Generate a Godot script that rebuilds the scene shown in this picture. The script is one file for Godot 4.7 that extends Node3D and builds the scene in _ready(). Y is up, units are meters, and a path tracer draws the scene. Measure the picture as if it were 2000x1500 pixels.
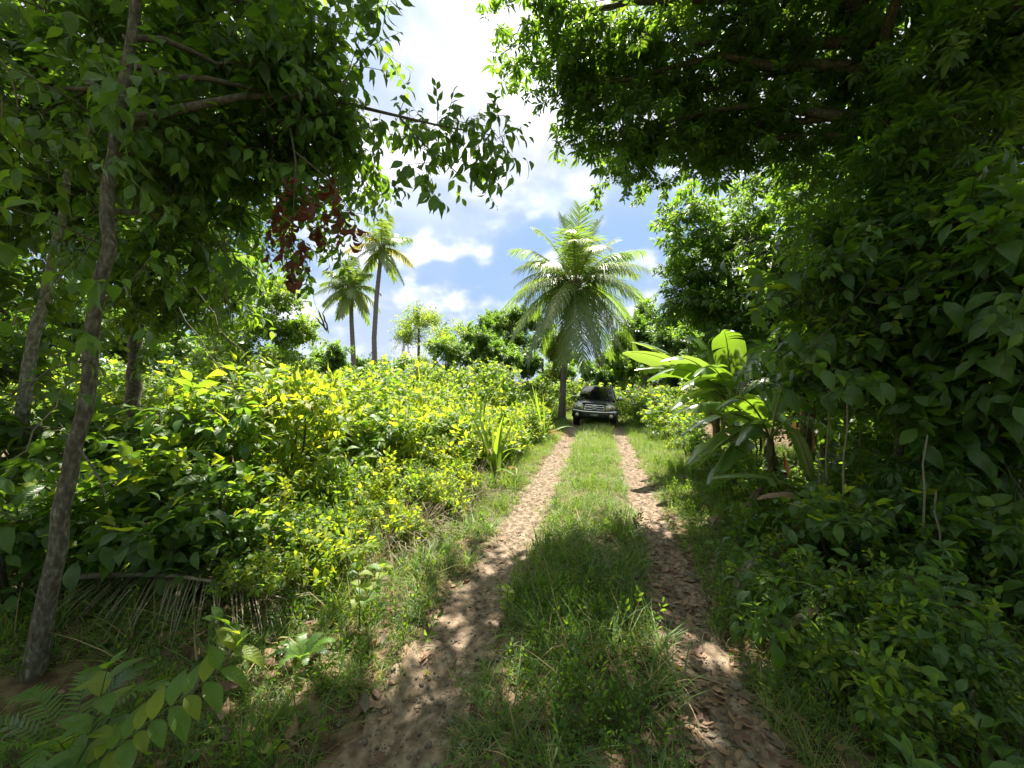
extends Node3D
# A rutted farm track between tropical trees, a dark off-road car coming towards the viewer, coconut palms, banana plants and scrub.

const F := 722.0      # focal length in photograph pixels
const EYE := 1.95     # camera height above the wheel ruts
const RUT_A := -1.05
const RUT_B := 0.67
const MEDIAN := -0.2

var rng := RandomNumberGenerator.new()
var soil_noise := FastNoiseLite.new()
var M := {}
var names := {}
var sprigs := {}
var leaf_shapes := {}
var to_sun := Vector3(0.06, 0.94, -0.345).normalized()

const OVATE := [0.06, 0.55, 0.88, 1.0, 0.95, 0.78, 0.5, 0.2, 0.0]
const LANCE := [0.06, 0.42, 0.76, 0.96, 1.0, 0.88, 0.62, 0.3, 0.0]
const HEART := [0.45, 0.92, 1.0, 0.93, 0.76, 0.56, 0.34, 0.14, 0.0]
const TAILED := [0.06, 0.6, 0.92, 1.0, 0.9, 0.62, 0.3, 0.1, 0.0]


# ------------------------------------------------------------------ geometry store
class Geo:
	var v := PackedVector3Array()
	var uv := PackedVector2Array()
	var idx := PackedInt32Array()

	func add(p: Vector3, t := Vector2.ZERO) -> int:
		v.append(p)
		uv.append(t)
		return v.size() - 1

	func tri(a: int, b: int, c: int) -> void:
		idx.append(a)
		idx.append(b)
		idx.append(c)

	func quad(a: int, b: int, c: int, d: int) -> void:
		tri(a, b, c)
		tri(a, c, d)

	func join(o: Geo, x: Transform3D) -> void:
		var first := v.size()
		v.append_array(x * o.v)
		uv.append_array(o.uv)
		for i in o.idx:
			idx.append(i + first)

	func arrays() -> Array:
		var n := PackedVector3Array()
		n.resize(v.size())
		for k in range(0, idx.size(), 3):
			var a := idx[k]
			var b := idx[k + 1]
			var c := idx[k + 2]
			var f := (v[c] - v[a]).cross(v[b] - v[a])
			n[a] += f
			n[b] += f
			n[c] += f
		for k in n.size():
			n[k] = n[k].normalized() if n[k].length_squared() > 1e-20 else Vector3.UP
		var out := []
		out.resize(Mesh.ARRAY_MAX)
		out[Mesh.ARRAY_VERTEX] = v
		out[Mesh.ARRAY_NORMAL] = n
		out[Mesh.ARRAY_TEX_UV] = uv
		out[Mesh.ARRAY_INDEX] = idx
		return out


func to_mesh(parts: Array) -> ArrayMesh:      # [[Geo, material], ...]
	var m := ArrayMesh.new()
	for p in parts:
		if p[0].idx.size():
			m.add_surface_from_arrays(Mesh.PRIMITIVE_TRIANGLES, p[0].arrays())
			m.surface_set_material(m.get_surface_count() - 1, p[1])
	return m


# ------------------------------------------------------------------ small helpers
func P(px: float, py: float, d: float) -> Vector3:
	return Vector3((px - 1000.0) / F * d, EYE + (745.0 - py) / F * d, -d)


func at_ground(px: float, d: float) -> Vector3:
	var x := (px - 1000.0) / F * d
	return Vector3(x, height(x, -d), -d)


func rnd(a: float, b: float) -> float:
	return rng.randf_range(a, b)


func ball() -> Vector3:
	return Vector3(rng.randfn(), rng.randfn(), rng.randfn()).normalized()


func lin(r: float, g: float, b: float) -> Color:
	return Color(r, g, b).linear_to_srgb()


func numbered(called: String) -> String:
	names[called] = names.get(called, 0) + 1
	return called if names[called] == 1 else "%s_%03d" % [called, names[called] - 1]


func tag(o: Node3D, label: String, category: String, group := "", kind := "") -> Node3D:
	o.set_meta("label", label)
	o.set_meta("category", category)
	if group:
		o.set_meta("group", group)
	if kind:
		o.set_meta("kind", kind)
	return o


func thing(called: String, label: String, category: String, at: Vector3, group := "") -> Node3D:
	var o := Node3D.new()
	o.name = numbered(called)
	add_child(o)
	o.position = at
	return tag(o, label, category, group)


func part(called: String, m: Mesh, parent: Node3D, x := Transform3D(), material: Material = null) -> MeshInstance3D:
	var o := MeshInstance3D.new()
	o.name = called
	o.mesh = m
	o.transform = x
	if material:
		o.set_surface_override_material(0, material)
	parent.add_child(o, true)
	return o


func world_part(called: String, g: Geo, mat: Material, parent: Node3D, base: Vector3) -> MeshInstance3D:
	# geometry given in world coordinates, under a thing that stands at base
	return part(called, to_mesh([[g, mat]]), parent, Transform3D(Basis(), -base))


func structure(called: String, m: Mesh, label: String, category: String) -> MeshInstance3D:
	var o := MeshInstance3D.new()
	o.name = numbered(called)
	o.mesh = m
	add_child(o)
	tag(o, label, category, "", "structure")
	return o


func copies(called: String, m: Mesh, xfs: Array, parent: Node3D, base := Vector3.ZERO) -> MultiMeshInstance3D:
	var mm := MultiMesh.new()
	mm.transform_format = MultiMesh.TRANSFORM_3D
	mm.mesh = m
	mm.instance_count = xfs.size()
	for i in xfs.size():
		mm.set_instance_transform(i, xfs[i])
	var o := MultiMeshInstance3D.new()
	o.name = called
	o.multimesh = mm
	o.position = -base
	o.set_meta("kind", "stuff")
	parent.add_child(o, true)
	return o


func facing(dir: Vector3, pos: Vector3, size := 1.0, roll := 0.0) -> Transform3D:
	# y along dir, z as far up as it can be
	var y := dir.normalized()
	var up := Vector3.UP if absf(y.y) < 0.985 else Vector3(0.6, 0.0, 0.8)
	var z := (up - y * up.dot(y)).normalized()
	var b := Basis(y.cross(z), y, z)
	if roll != 0.0:
		b = Basis(y, roll) * b
	return Transform3D(b.scaled(Vector3.ONE * size) if size != 1.0 else b, pos)


func in_sight(p: Vector3) -> float:
	# rough apparent nearness of a point that the camera can see, 0 outside the frame
	var d := -p.z
	if d < 0.4:
		return 0.0
	var x := absf(p.x) / d
	var y := absf(p.y - EYE) / d
	return 1.0 / d if x < 1.36 and y < 1.02 else 0.0


# ------------------------------------------------------------------ materials
func plain(called: String, c: Color, rough := 0.8, spec := 0.5) -> StandardMaterial3D:
	var m := StandardMaterial3D.new()
	m.resource_name = called
	m.albedo_color = c
	m.roughness = rough
	m.metallic_specular = spec
	M[called] = m
	return m


func leafy(called: String, base: Color, through: Color, rough := 0.45, spec := 0.5) -> StandardMaterial3D:
	# base: what the leaf reflects; through: what share of light it lets pass
	var m := plain(called, base, rough, spec)
	m.backlight_enabled = true
	var t := through.srgb_to_linear()
	m.backlight = lin(t.r * 2.0, t.g * 2.0, t.b * 2.0)
	m.cull_mode = BaseMaterial3D.CULL_DISABLED
	return m


func noise_texture(freq: float, octaves: int, seed_: int, ramp: Array, kind := FastNoiseLite.TYPE_SIMPLEX_SMOOTH, side := 512) -> NoiseTexture2D:
	var n := FastNoiseLite.new()
	n.noise_type = kind
	n.seed = seed_
	n.frequency = freq
	n.fractal_octaves = octaves
	n.fractal_type = FastNoiseLite.FRACTAL_FBM
	var t := NoiseTexture2D.new()
	t.width = side
	t.height = side
	t.seamless = true
	t.noise = n
	if ramp.size():
		var g := Gradient.new()
		g.offsets = PackedFloat32Array(ramp.map(func(r): return r[0]))
		g.colors = PackedColorArray(ramp.map(func(r): return r[1]))
		t.color_ramp = g
	return t


func rough_surface(called: String, tex: Texture2D, bump: Texture2D, bump_cm: float, scale: float, rough := 0.9) -> StandardMaterial3D:
	var m := plain(called, Color.WHITE, rough, 0.3)
	m.albedo_texture = tex
	m.uv1_triplanar = true
	m.uv1_world_triplanar = true
	m.uv1_scale = Vector3.ONE * scale
	m.heightmap_enabled = true
	m.heightmap_texture = bump
	m.heightmap_scale = bump_cm
	return m


func vein_relief() -> ImageTexture:
	var w := 96
	var h := 192
	var im := Image.create_empty(w, h, false, Image.FORMAT_L8)
	for y in h:
		for x in w:
			var u := absf((x + 0.5) / w - 0.5) * 2.0
			var t := (y + 0.5) / h
			var rib := exp(-pow(u / 0.05, 2.0))
			var across := fposmod((t - u * 0.16) * 9.0, 1.0) - 0.5
			var side := exp(-pow(across / 0.10, 2.0)) * (1.0 - u * 0.5)
			var puff := 0.25 * cos(across * TAU) * (1.0 - rib)
			im.set_pixel(x, y, Color.from_hsv(0, 0, clampf(0.6 - 0.5 * maxf(rib, side * 0.7) - puff, 0.0, 1.0)))
	return ImageTexture.create_from_image(im)


func make_materials() -> void:
	leafy("mid", lin(0.034, 0.075, 0.015), lin(0.098, 0.182, 0.011), 0.40)
	leafy("fresh", lin(0.058, 0.118, 0.018), lin(0.170, 0.270, 0.014), 0.45)
	leafy("lime", lin(0.120, 0.165, 0.020), lin(0.300, 0.360, 0.016), 0.5)
	leafy("yellow", lin(0.190, 0.190, 0.020), lin(0.360, 0.340, 0.014), 0.5)
	leafy("amber", lin(0.260, 0.120, 0.030), lin(0.260, 0.120, 0.010), 0.6)
	leafy("frond", lin(0.075, 0.118, 0.030), lin(0.120, 0.190, 0.018), 0.4)
	leafy("frond_pale", lin(0.120, 0.152, 0.046), lin(0.140, 0.200, 0.022), 0.4)
	leafy("frond_gold", lin(0.180, 0.165, 0.040), lin(0.200, 0.180, 0.020), 0.45)
	leafy("banana", lin(0.042, 0.092, 0.022), lin(0.105, 0.180, 0.010), 0.3, 0.6)
	leafy("banana_pale", lin(0.085, 0.140, 0.052), lin(0.120, 0.180, 0.020), 0.26, 0.7)
	leafy("grass", lin(0.052, 0.112, 0.018), lin(0.130, 0.200, 0.014), 0.5)
	leafy("grass_pale", lin(0.080, 0.138, 0.026), lin(0.170, 0.225, 0.018), 0.5)
	leafy("straw", lin(0.260, 0.200, 0.095), lin(0.120, 0.085, 0.030), 0.7)
	leafy("red_dry", lin(0.085, 0.026, 0.015), lin(0.120, 0.024, 0.008), 0.55)
	leafy("brown_dry", lin(0.095, 0.050, 0.030), lin(0.050, 0.020, 0.008), 0.7)
	leafy("tan_dry", lin(0.235, 0.150, 0.095), lin(0.080, 0.045, 0.015), 0.75)
	leafy("grey_dry", lin(0.125, 0.102, 0.075), lin(0.030, 0.024, 0.014), 0.8)
	plain("stalk", lin(0.070, 0.062, 0.035), 0.75)
	plain("green_stalk", lin(0.080, 0.110, 0.030), 0.6)
	plain("rachis", lin(0.200, 0.190, 0.070), 0.55)
	plain("dead_rachis", lin(0.235, 0.195, 0.140), 0.8)
	plain("coconut", lin(0.120, 0.120, 0.030), 0.5)
	plain("fibre", lin(0.110, 0.085, 0.055), 0.95)
	var veins := vein_relief()
	for called in ["mid", "fresh", "lime", "yellow"]:
		M[called].heightmap_enabled = true
		M[called].heightmap_texture = veins
		M[called].heightmap_scale = 0.22
	var bark_bump := noise_texture(0.02, 5, 11, [])
	var bark := rough_surface("bark", noise_texture(0.022, 6, 12, [[0.2, lin(0.070, 0.062, 0.044)], [0.45, lin(0.125, 0.112, 0.083)], [0.7, lin(0.180, 0.166, 0.128)], [0.85, lin(0.30, 0.295, 0.23)]]), bark_bump, 0.8, 2.2)
	bark.uv1_scale = Vector3(3.0, 1.1, 3.0)
	var pale := rough_surface("pale_bark", noise_texture(0.014, 4, 13, [[0.2, lin(0.12, 0.11, 0.09)], [0.5, lin(0.24, 0.22, 0.19)], [0.75, lin(0.42, 0.40, 0.36)]]), bark_bump, 0.6, 3.0)
	pale.uv1_scale = Vector3(3.0, 1.4, 3.0)
	var pt := rough_surface("palm_bark", noise_texture(0.02, 4, 14, [[0.25, lin(0.10, 0.085, 0.07)], [0.5, lin(0.19, 0.165, 0.14)], [0.75, lin(0.27, 0.245, 0.215)]]), bark_bump, 1.2, 1.6)
	pt.uv1_scale = Vector3(0.8, 3.4, 0.8)
	rough_surface("soil", noise_texture(0.02, 6, 21, [[0.25, lin(0.045, 0.030, 0.018)], [0.5, lin(0.105, 0.072, 0.044)], [0.75, lin(0.175, 0.130, 0.082)]]), noise_texture(0.03, 6, 22, []), 2.5, 0.55)
	rough_surface("track", noise_texture(0.028, 6, 23, [[0.2, lin(0.085, 0.063, 0.043)], [0.45, lin(0.150, 0.113, 0.079)], [0.62, lin(0.200, 0.153, 0.110)], [0.85, lin(0.270, 0.217, 0.163)]]), noise_texture(0.09, 6, 24, []), 0.9, 0.62)
	var stone := noise_texture(0.02, 4, 25, [[0.2, lin(0.115, 0.094, 0.072)], [0.5, lin(0.178, 0.150, 0.120)], [0.8, lin(0.26, 0.225, 0.185)]])
	rough_surface("stone", stone, bark_bump, 0.4, 4.0)
	rough_surface("stone_dark", noise_texture(0.02, 4, 26, [[0.2, lin(0.09, 0.073, 0.056)], [0.5, lin(0.132, 0.110, 0.087)], [0.8, lin(0.18, 0.153, 0.125)]]), bark_bump, 0.4, 4.0)


# ------------------------------------------------------------------ the ground
func uw(x: float, z: float) -> Vector2:
	return Vector2(x * 0.9724 + z * 0.2334, x * 0.2334 - z * 0.9724)


func xz(u: float, w: float) -> Vector2:
	return Vector2(u * 0.9724 + w * 0.2334, u * 0.2334 - w * 0.9724)


func bump(x: float) -> float:
	return exp(-x * x)


func height(x: float, z: float) -> float:
	var p := uw(x, z)
	var h := 0.07 * bump((p.x - MEDIAN) / 0.48) - 0.05 * bump((p.x - RUT_A) / 0.34) - 0.05 * bump((p.x - RUT_B) / 0.3)
	var side := smoothstep(1.5, 4.0, absf(p.x - MEDIAN))
	h += side * (0.08 + 0.22 * soil_noise.get_noise_2d(x * 4.0, z * 4.0))
	h -= 0.035 * (p.x - MEDIAN) * smoothstep(9.0, 14.0, p.y) * (1.0 - side)
	h += 0.02 * soil_noise.get_noise_2d(x * 26.0, z * 26.0)
	return h


func lines(stops: Array) -> PackedFloat32Array:     # [[from, to, step], ...]
	var out := PackedFloat32Array()
	for s in stops:
		var n := int(ceil((s[1] - s[0]) / s[2]))
		for i in n:
			out.append(s[0] + (s[1] - s[0]) * i / n)
	out.append(stops[-1][1])
	return out


func build_ground() -> void:
	var us := lines([[-400.0, -60.0, 60.0], [-60.0, -10.0, 5.0], [-10.0, -2.5, 0.4], [-2.5, 2.2, 0.09], [2.2, 10.0, 0.4], [10.0, 60.0, 5.0], [60.0, 400.0, 60.0]])
	var ws := lines([[-60.0, -4.0, 4.0], [-4.0, 9.0, 0.11], [9.0, 24.0, 0.3], [24.0, 80.0, 4.0], [80.0, 700.0, 60.0]])
	var g := Geo.new()
	for w in ws:
		for u in us:
			var q := xz(u, w)
			g.add(Vector3(q.x, height(q.x, q.y), q.y))
	var n := us.size()
	for j in ws.size() - 1:
		for i in n - 1:
			g.quad(j * n + i, j * n + n + i, j * n + n + i + 1, j * n + i + 1)
	structure("ground", to_mesh([[g, M.soil]]), "brown earth under the grass and scrub on both sides of the track", "ground")
	for side in [[RUT_A, 0.31, "bare gravel wheel rut along the verge of yellow-green scrub"], [RUT_B, 0.27, "gravel wheel rut strewn with dry leaves along the banana plants"]]:
		var t := Geo.new()
		var rows := lines([[-3.0, 8.0, 0.1], [8.0, 40.0, 0.3]])
		for w in rows:
			var a: float = side[0] - side[1] * (1.0 + 0.3 * soil_noise.get_noise_2d(w * 30.0, side[0] * 90.0))
			var b: float = side[0] + side[1] * (1.0 + 0.3 * soil_noise.get_noise_2d(w * 30.0 + 500.0, side[0] * 90.0))
			for k in 9:
				var q := xz(lerpf(a, b, k / 8.0), w)
				t.add(Vector3(q.x, height(q.x, q.y) + (0.008 if k > 0 and k < 8 else -0.004), q.y))
		for j in rows.size() - 1:
			for k in 8:
				t.quad(j * 9 + k, j * 9 + 9 + k, j * 9 + 10 + k, j * 9 + k + 1)
		structure("track", to_mesh([[t, M.track]]), side[2], "track")


# ------------------------------------------------------------------ sky
func build_sky() -> PanoramaSkyMaterial:
	var w := 2048
	var h := 1024
	var data := PackedFloat32Array()
	data.resize(w * h * 3)
	var big := FastNoiseLite.new()
	big.seed = 5
	big.frequency = 1.0
	big.fractal_octaves = 5
	big.noise_type = FastNoiseLite.TYPE_SIMPLEX_SMOOTH
	var puff := FastNoiseLite.new()
	puff.seed = 31
	puff.frequency = 1.0
	puff.fractal_octaves = 6
	puff.fractal_gain = 0.52
	puff.noise_type = FastNoiseLite.TYPE_SIMPLEX_SMOOTH
	var k := 0.305           # the values below are what the picture shows; the exposure is 1 / k
	for y in h:
		var el := (0.5 - (y + 0.5) / h) * PI
		var se := sin(el)
		var ce := cos(el)
		if el < -0.02:
			var row := y * w * 3
			for x in w:
				data[row] = 0.30 * k
				data[row + 1] = 0.34 * k
				data[row + 2] = 0.30 * k
				row += 3
			continue
		var e := maxf(el, 0.0)
		var air := Vector3(0.32, 0.54, 0.94).lerp(Vector3(0.64, 0.78, 0.98), pow(1.0 - se, 5.0))
		var high := smoothstep(0.36, 0.56, e)
		var low := smoothstep(0.02, 0.10, e) * (1.0 - smoothstep(0.36, 0.52, e))
		for x in w:
			var az := (x + 0.5) / w * TAU
			var d := Vector3(sin(az) * ce, se, -cos(az) * ce)
			var n1 := big.get_noise_3d(d.x * 2.2, d.y * 3.4, d.z * 2.2)
			var n2 := puff.get_noise_3d(d.x * 5.2 + 3.0, d.y * 8.5, d.z * 5.2)
			var veil := clampf(high * (0.90 + 0.9 * n1 + 0.35 * n2), 0.0, 1.0)
			var cum := smoothstep(-0.12, 0.60, n2 + 0.35 * n1 - 0.02) * low
			var thin := 0.34 * smoothstep(-0.3, 0.5, n1)
			var cover := 1.0 - (1.0 - veil) * (1.0 - cum) * (1.0 - thin)
			var ang := acos(clampf(d.dot(to_sun), -1.0, 1.0))
			var glow := exp(-ang / 0.36)
			var bright := 0.74 + 0.36 * smoothstep(-0.2, 0.45, n2) + 0.20 * cum + 3.0 * glow * (0.35 + smoothstep(-0.1, 0.4, n1 + 0.4 * n2))
			var tone := Vector3(0.90, 0.93, 1.0) * bright
			var c := air.lerp(tone, cover) + Vector3(1.0, 0.97, 0.92) * glow * 0.7
			var at := (y * w + x) * 3
			data[at] = c.x * k
			data[at + 1] = c.y * k
			data[at + 2] = c.z * k
	var m := PanoramaSkyMaterial.new()
	m.panorama = ImageTexture.create_from_image(Image.create_from_data(w, h, false, Image.FORMAT_RGBF, data.to_byte_array()))
	return m


# ------------------------------------------------------------------ leaves, stems, sprigs
func outline(table: Array, t: float) -> float:
	var f := t * (table.size() - 1)
	var i := mini(int(f), table.size() - 2)
	return lerpf(table[i], table[i + 1], f - i)


func leaf_geo(L: float, W: float, table: Array, seg: int, fold: float, droop: float, wave := 0.0, ribs := 0.0) -> Geo:
	# along +y, upper face to +z
	var g := Geo.new()
	var p := Vector3.ZERO
	var cross := 2 if ribs > 0.0 else 1
	var per := cross * 2 + 1
	for i in seg + 1:
		var t := float(i) / seg
		var a := droop * t
		var n := Vector3(0, sin(a), cos(a))
		if i > 0:
			p += Vector3(0, cos(a), -sin(a)) * L / seg
		if i == seg:
			g.add(p)
			break
		var w := W * 0.5 * outline(table, t)
		for k in per:
			var s := float(k - cross) / cross
			var lift := fold * absf(s) * w + wave * W * sin(t * 11.0 + s * 2.0) * absf(s)
			if ribs > 0.0:
				lift += ribs * W * (1.0 if (i + absi(k - cross)) % 2 else -1.0) * (0.5 if k != cross else 0.0)
			g.add(p + Vector3(s * w, -absf(s) * ribs * 0.0, 0) + n * lift, Vector2(s * 0.5 + 0.5, t))
	for i in seg:
		for k in per - 1:
			var q := i * per + k
			if i == seg - 1:
				g.tri(q, seg * per, q + 1)
			else:
				g.quad(q, q + per, q + per + 1, q + 1)
	return g


func tube(g: Geo, pts: Array, radii: Array, sides := 6, capped := false) -> void:
	var first := g.v.size()
	var side := Vector3.ZERO
	var n := pts.size()
	for i in n:
		var dir: Vector3 = (pts[mini(i + 1, n - 1)] - pts[maxi(i - 1, 0)]).normalized()
		if i == 0:
			side = dir.cross(Vector3(0.31, 0.2, 0.93)).normalized()
		side = (side - dir * side.dot(dir)).normalized()
		var other := dir.cross(side)
		for k in sides:
			var a := TAU * k / sides
			g.add(pts[i] + (side * cos(a) + other * sin(a)) * radii[i], Vector2(float(k) / sides, float(i) / n))
	for i in n - 1:
		for k in sides:
			var a := first + i * sides + k
			var b := first + i * sides + (k + 1) % sides
			g.quad(a, b, b + sides, a + sides)
	if capped:
		var c := g.add(pts[n - 1])
		for k in sides:
			g.tri(first + (n - 1) * sides + k, first + (n - 1) * sides + (k + 1) % sides, c)


func wavy(a: Vector3, b: Vector3, sag: float, n: int, wander := 0.0) -> Array:
	var out := []
	for i in n + 1:
		var t := float(i) / n
		var p := a.lerp(b, t) + Vector3.UP * sag * 4.0 * t * (1.0 - t)
		if i > 0 and i < n and wander > 0.0:
			p += ball() * wander
		out.append(p)
	return out


func taper(a: float, b: float, n: int) -> Array:
	var out := []
	for i in n + 1:
		out.append(lerpf(a, b, float(i) / n))
	return out


func sprig_kind(called: String) -> Dictionary:
	match called:
		"mango": return {L = 0.15, W = 0.046, shape = LANCE, seg = 4, n = 11, stem = 0.16, mode = "whorl", ang = 1.15, hang = 0.35, mats = ["mid", "mid", "mid", "fresh"], droop = 0.5, fold = 0.25}
		"hanging": return {L = 0.165, W = 0.068, shape = TAILED, seg = 5, n = 8, stem = 0.36, mode = "alt", ang = 1.1, hang = 0.95, mats = ["mid", "mid", "mid", "fresh"], droop = 0.5, fold = 0.22}
		"scrub": return {L = 0.115, W = 0.056, shape = TAILED, seg = 4, n = 12, stem = 0.30, mode = "opp", ang = 1.15, hang = 0.1, mats = ["lime", "fresh", "lime", "lime", "fresh", "lime", "yellow", "lime", "lime", "fresh"], droop = 0.5, fold = 0.25}
		"scrub_green": return {L = 0.10, W = 0.050, shape = OVATE, seg = 4, n = 12, stem = 0.30, mode = "opp", ang = 1.15, hang = 0.1, mats = ["fresh", "mid", "lime"], droop = 0.5, fold = 0.25}
		"broad": return {L = 0.165, W = 0.070, shape = TAILED, seg = 5, n = 9, stem = 0.42, mode = "alt", ang = 1.1, hang = 0.45, mats = ["lime", "fresh", "mid", "fresh"], droop = 0.7, fold = 0.2}
		"bigleaf": return {L = 0.20, W = 0.088, shape = OVATE, seg = 5, n = 6, stem = 0.42, mode = "alt", ang = 1.15, hang = 0.28, mats = ["mid", "fresh", "mid"], droop = 0.8, fold = 0.3, twigs = 9}
		"vine": return {L = 0.115, W = 0.10, shape = HEART, seg = 4, n = 9, stem = 0.34, mode = "alt", ang = 1.2, hang = 0.2, mats = ["fresh", "mid", "lime", "mid"], droop = 0.5, fold = 0.15}
		"far": return {L = 0.17, W = 0.085, shape = OVATE, seg = 2, n = 20, stem = 0.5, mode = "alt", ang = 1.1, hang = 0.2, mats = ["mid", "fresh", "mid"], droop = 0.5, fold = 0.2}
		"far_dense": return {L = 0.17, W = 0.08, shape = OVATE, seg = 2, n = 20, stem = 0.5, mode = "whorl", ang = 1.0, hang = 0.2, mats = ["mid"], droop = 0.5, fold = 0.2}
		"airy": return {L = 0.085, W = 0.05, shape = OVATE, seg = 2, n = 18, stem = 0.6, mode = "alt", ang = 1.0, hang = 0.1, mats = ["fresh", "mid", "lime"], droop = 0.4, fold = 0.2}
		"fan": return {L = 0.13, W = 0.05, shape = OVATE, seg = 3, n = 15, stem = 0.10, mode = "whorl", ang = 1.35, hang = 0.15, mats = ["fresh", "fresh", "mid"], droop = 0.6, fold = 0.2}
		"red": return {L = 0.13, W = 0.06, shape = TAILED, seg = 5, n = 7, stem = 0.28, mode = "alt", ang = 0.9, hang = 1.3, mats = ["red_dry", "brown_dry", "red_dry"], droop = 1.7, fold = 1.1}
		"herb": return {L = 0.034, W = 0.018, shape = OVATE, seg = 2, n = 14, stem = 0.16, mode = "alt", ang = 1.1, hang = 0.05, mats = ["fresh", "mid", "grass"], droop = 0.4, fold = 0.2}
		"weed": return {L = 0.05, W = 0.02, shape = LANCE, seg = 3, n = 14, stem = 0.2, mode = "opp", ang = 1.1, hang = 0.1, mats = ["fresh", "mid", "mid"], droop = 0.5, fold = 0.2}
	return {}


func leaf_shape(called: String, k: Dictionary, which: int) -> Array:
	# [Geo, {material name: mesh}] of one leaf of that kind
	var key := "%s%d" % [called, which]
	if not leaf_shapes.has(key):
		var g := leaf_geo(k.L * [1.0, 0.84, 1.12][which], k.W * [1.0, 0.92, 1.08][which], k.shape, k.seg, k.fold, k.droop * [1.0, 0.5, 1.5][which], [0.02, 0.05, 0.03][which])
		leaf_shapes[key] = [g, to_mesh([[g, M[k.mats[0]]]])]
	return leaf_shapes[key]


func sprig(called: String) -> Array:
	# three variants of a twig with leaves: [{mesh, leaves: [[Transform3D, mesh, material], ...]}, ...]
	if sprigs.has(called):
		return sprigs[called]
	var k := sprig_kind(called)
	var out := []
	for v in 3:
		var by := {}
		var list := []
		var n: int = k.n + v - 1
		var a := rnd(0, TAU)
		for i in n:
			var t := (i + 0.5) / n
			a += {"alt": 2.4, "whorl": 2.4, "opp": PI if i % 2 else PI * 0.5}[k.mode]
			var y: float = k.stem * (0.12 + 0.88 * t) if k.mode != "whorl" else k.stem * (0.4 + 0.6 * t)
			var ang: float = k.ang * rnd(0.75, 1.2) * (1.15 - 0.5 * t)
			var dir := Vector3(cos(a) * sin(ang), cos(ang), sin(a) * sin(ang))
			dir = (dir + Vector3(0, 0, -1) * k.hang * rnd(0.6, 1.3)).normalized()
			var up := Vector3(0, 0.25, 1.0) + ball() * 0.35
			var z := (up - dir * up.dot(dir)).normalized()
			var x := Transform3D(Basis(dir.cross(z), dir, z).scaled(Vector3.ONE * rnd(0.5, 1.2)), Vector3(cos(a) * 0.01, y, sin(a) * 0.01))
			var shape := leaf_shape(called, k, rng.randi() % 3)
			var mat: String = k.mats[rng.randi() % k.mats.size()]
			if not by.has(mat):
				by[mat] = Geo.new()
			by[mat].join(shape[0], x)
			list.append([x, shape[1], M[mat]])
		var st := Geo.new()
		tube(st, [Vector3(0, -0.1, 0), Vector3(0, k.stem * 0.5, 0.01), Vector3(0, k.stem, 0)], [0.004, 0.003, 0.0015] if k.stem > 0.25 else [0.0018, 0.0015, 0.001], 3)
		var parts := []
		for mat in by:
			parts.append([by[mat], M[mat]])
		parts.append([st, M.green_stalk if called in ["herb", "weed", "scrub", "scrub_green"] else M.stalk])
		by["green_stalk" if called in ["herb", "weed", "scrub", "scrub_green"] else "stalk"] = st
		out.append({mesh = to_mesh(parts), leaves = list, geo = by})
	sprigs[called] = out
	return out


func lump(called: String) -> Array:
	# four variants of a rounded mass of twigs: [{mesh, twigs: [[variant, Transform3D], ...]}, ...]
	var key := called + "+"
	if sprigs.has(key):
		return sprigs[key]
	var twigs := sprig(called)
	var k := sprig_kind(called)
	var out := []
	for v in 4:
		var by := {}
		var list := []
		for i in k.get("twigs", 12):
			var d := ball()
			var dir := d * 0.7 + Vector3.UP * 0.2 + ball() * 0.5
			var x := facing(dir, d * Vector3(0.34, 0.27, 0.34) * pow(rng.randf(), 0.5) - dir.normalized() * k.stem * 0.5, rnd(0.8, 1.2))
			var w := rng.randi() % 3
			list.append([w, x])
			for mat in twigs[w].geo:
				if not by.has(mat):
					by[mat] = Geo.new()
				by[mat].join(twigs[w].geo[mat], x)
		var parts := []
		for mat in by:
			parts.append([by[mat], M[mat]])
		out.append({mesh = to_mesh(parts), twigs = list})
	sprigs[key] = out
	return out


func dress(root: Node3D, base: Vector3, placed: Array, most: int, called := "crown") -> void:
	# placed: [[kind, Transform3D in the world, whether it is a whole mass of twigs], ...]. What shows largest gets leaves that are parts of their own; the rest is foliage.
	var crown := Node3D.new()
	crown.name = called
	root.add_child(crown)
	var order := []
	for i in placed.size():
		var x: Transform3D = placed[i][1]
		var s := in_sight(x.origin)
		if s > 0.0:
			order.append([s * x.basis.y.length(), i])
	order.sort_custom(func(a, b): return a[0] > b[0])
	var taken := {}
	var singles := []          # [kind, variant, Transform3D]
	var count := 0
	var heaps := {}
	for o in order:
		if count >= most:
			break
		var i: int = o[1]
		taken[i] = true
		var twigs := [[i % 3, Transform3D()]]
		if placed[i].size() > 2:
			twigs = lump(placed[i][0])[i % 4].twigs
		for t in twigs:
			var x: Transform3D = placed[i][1] * t[1]
			if count >= most:
				heap(heaps, "%s %d" % [placed[i][0], t[0]], x)
				continue
			for l in sprig(placed[i][0])[t[0]].leaves:
				var lx: Transform3D = x * l[0]
				lx.origin -= base
				var m := MeshInstance3D.new()
				m.name = "leaf_%03d" % count if count else "leaf"
				m.mesh = l[1]
				m.transform = lx
				m.set_surface_override_material(0, l[2])
				crown.add_child(m)
				count += 1
	for i in placed.size():
		if not taken.has(i):
			heap(heaps, "%s %s" % [placed[i][0], str(i % 3) if placed[i].size() < 3 else "+" + str(i % 4)], placed[i][1])
	for key in heaps:
		var bits: PackedStringArray = key.split(" ")
		var m: Mesh = lump(bits[0])[int(bits[1].substr(1))].mesh if bits[1].begins_with("+") else sprig(bits[0])[int(bits[1])].mesh
		copies("foliage", m, heaps[key], crown, base)


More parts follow.
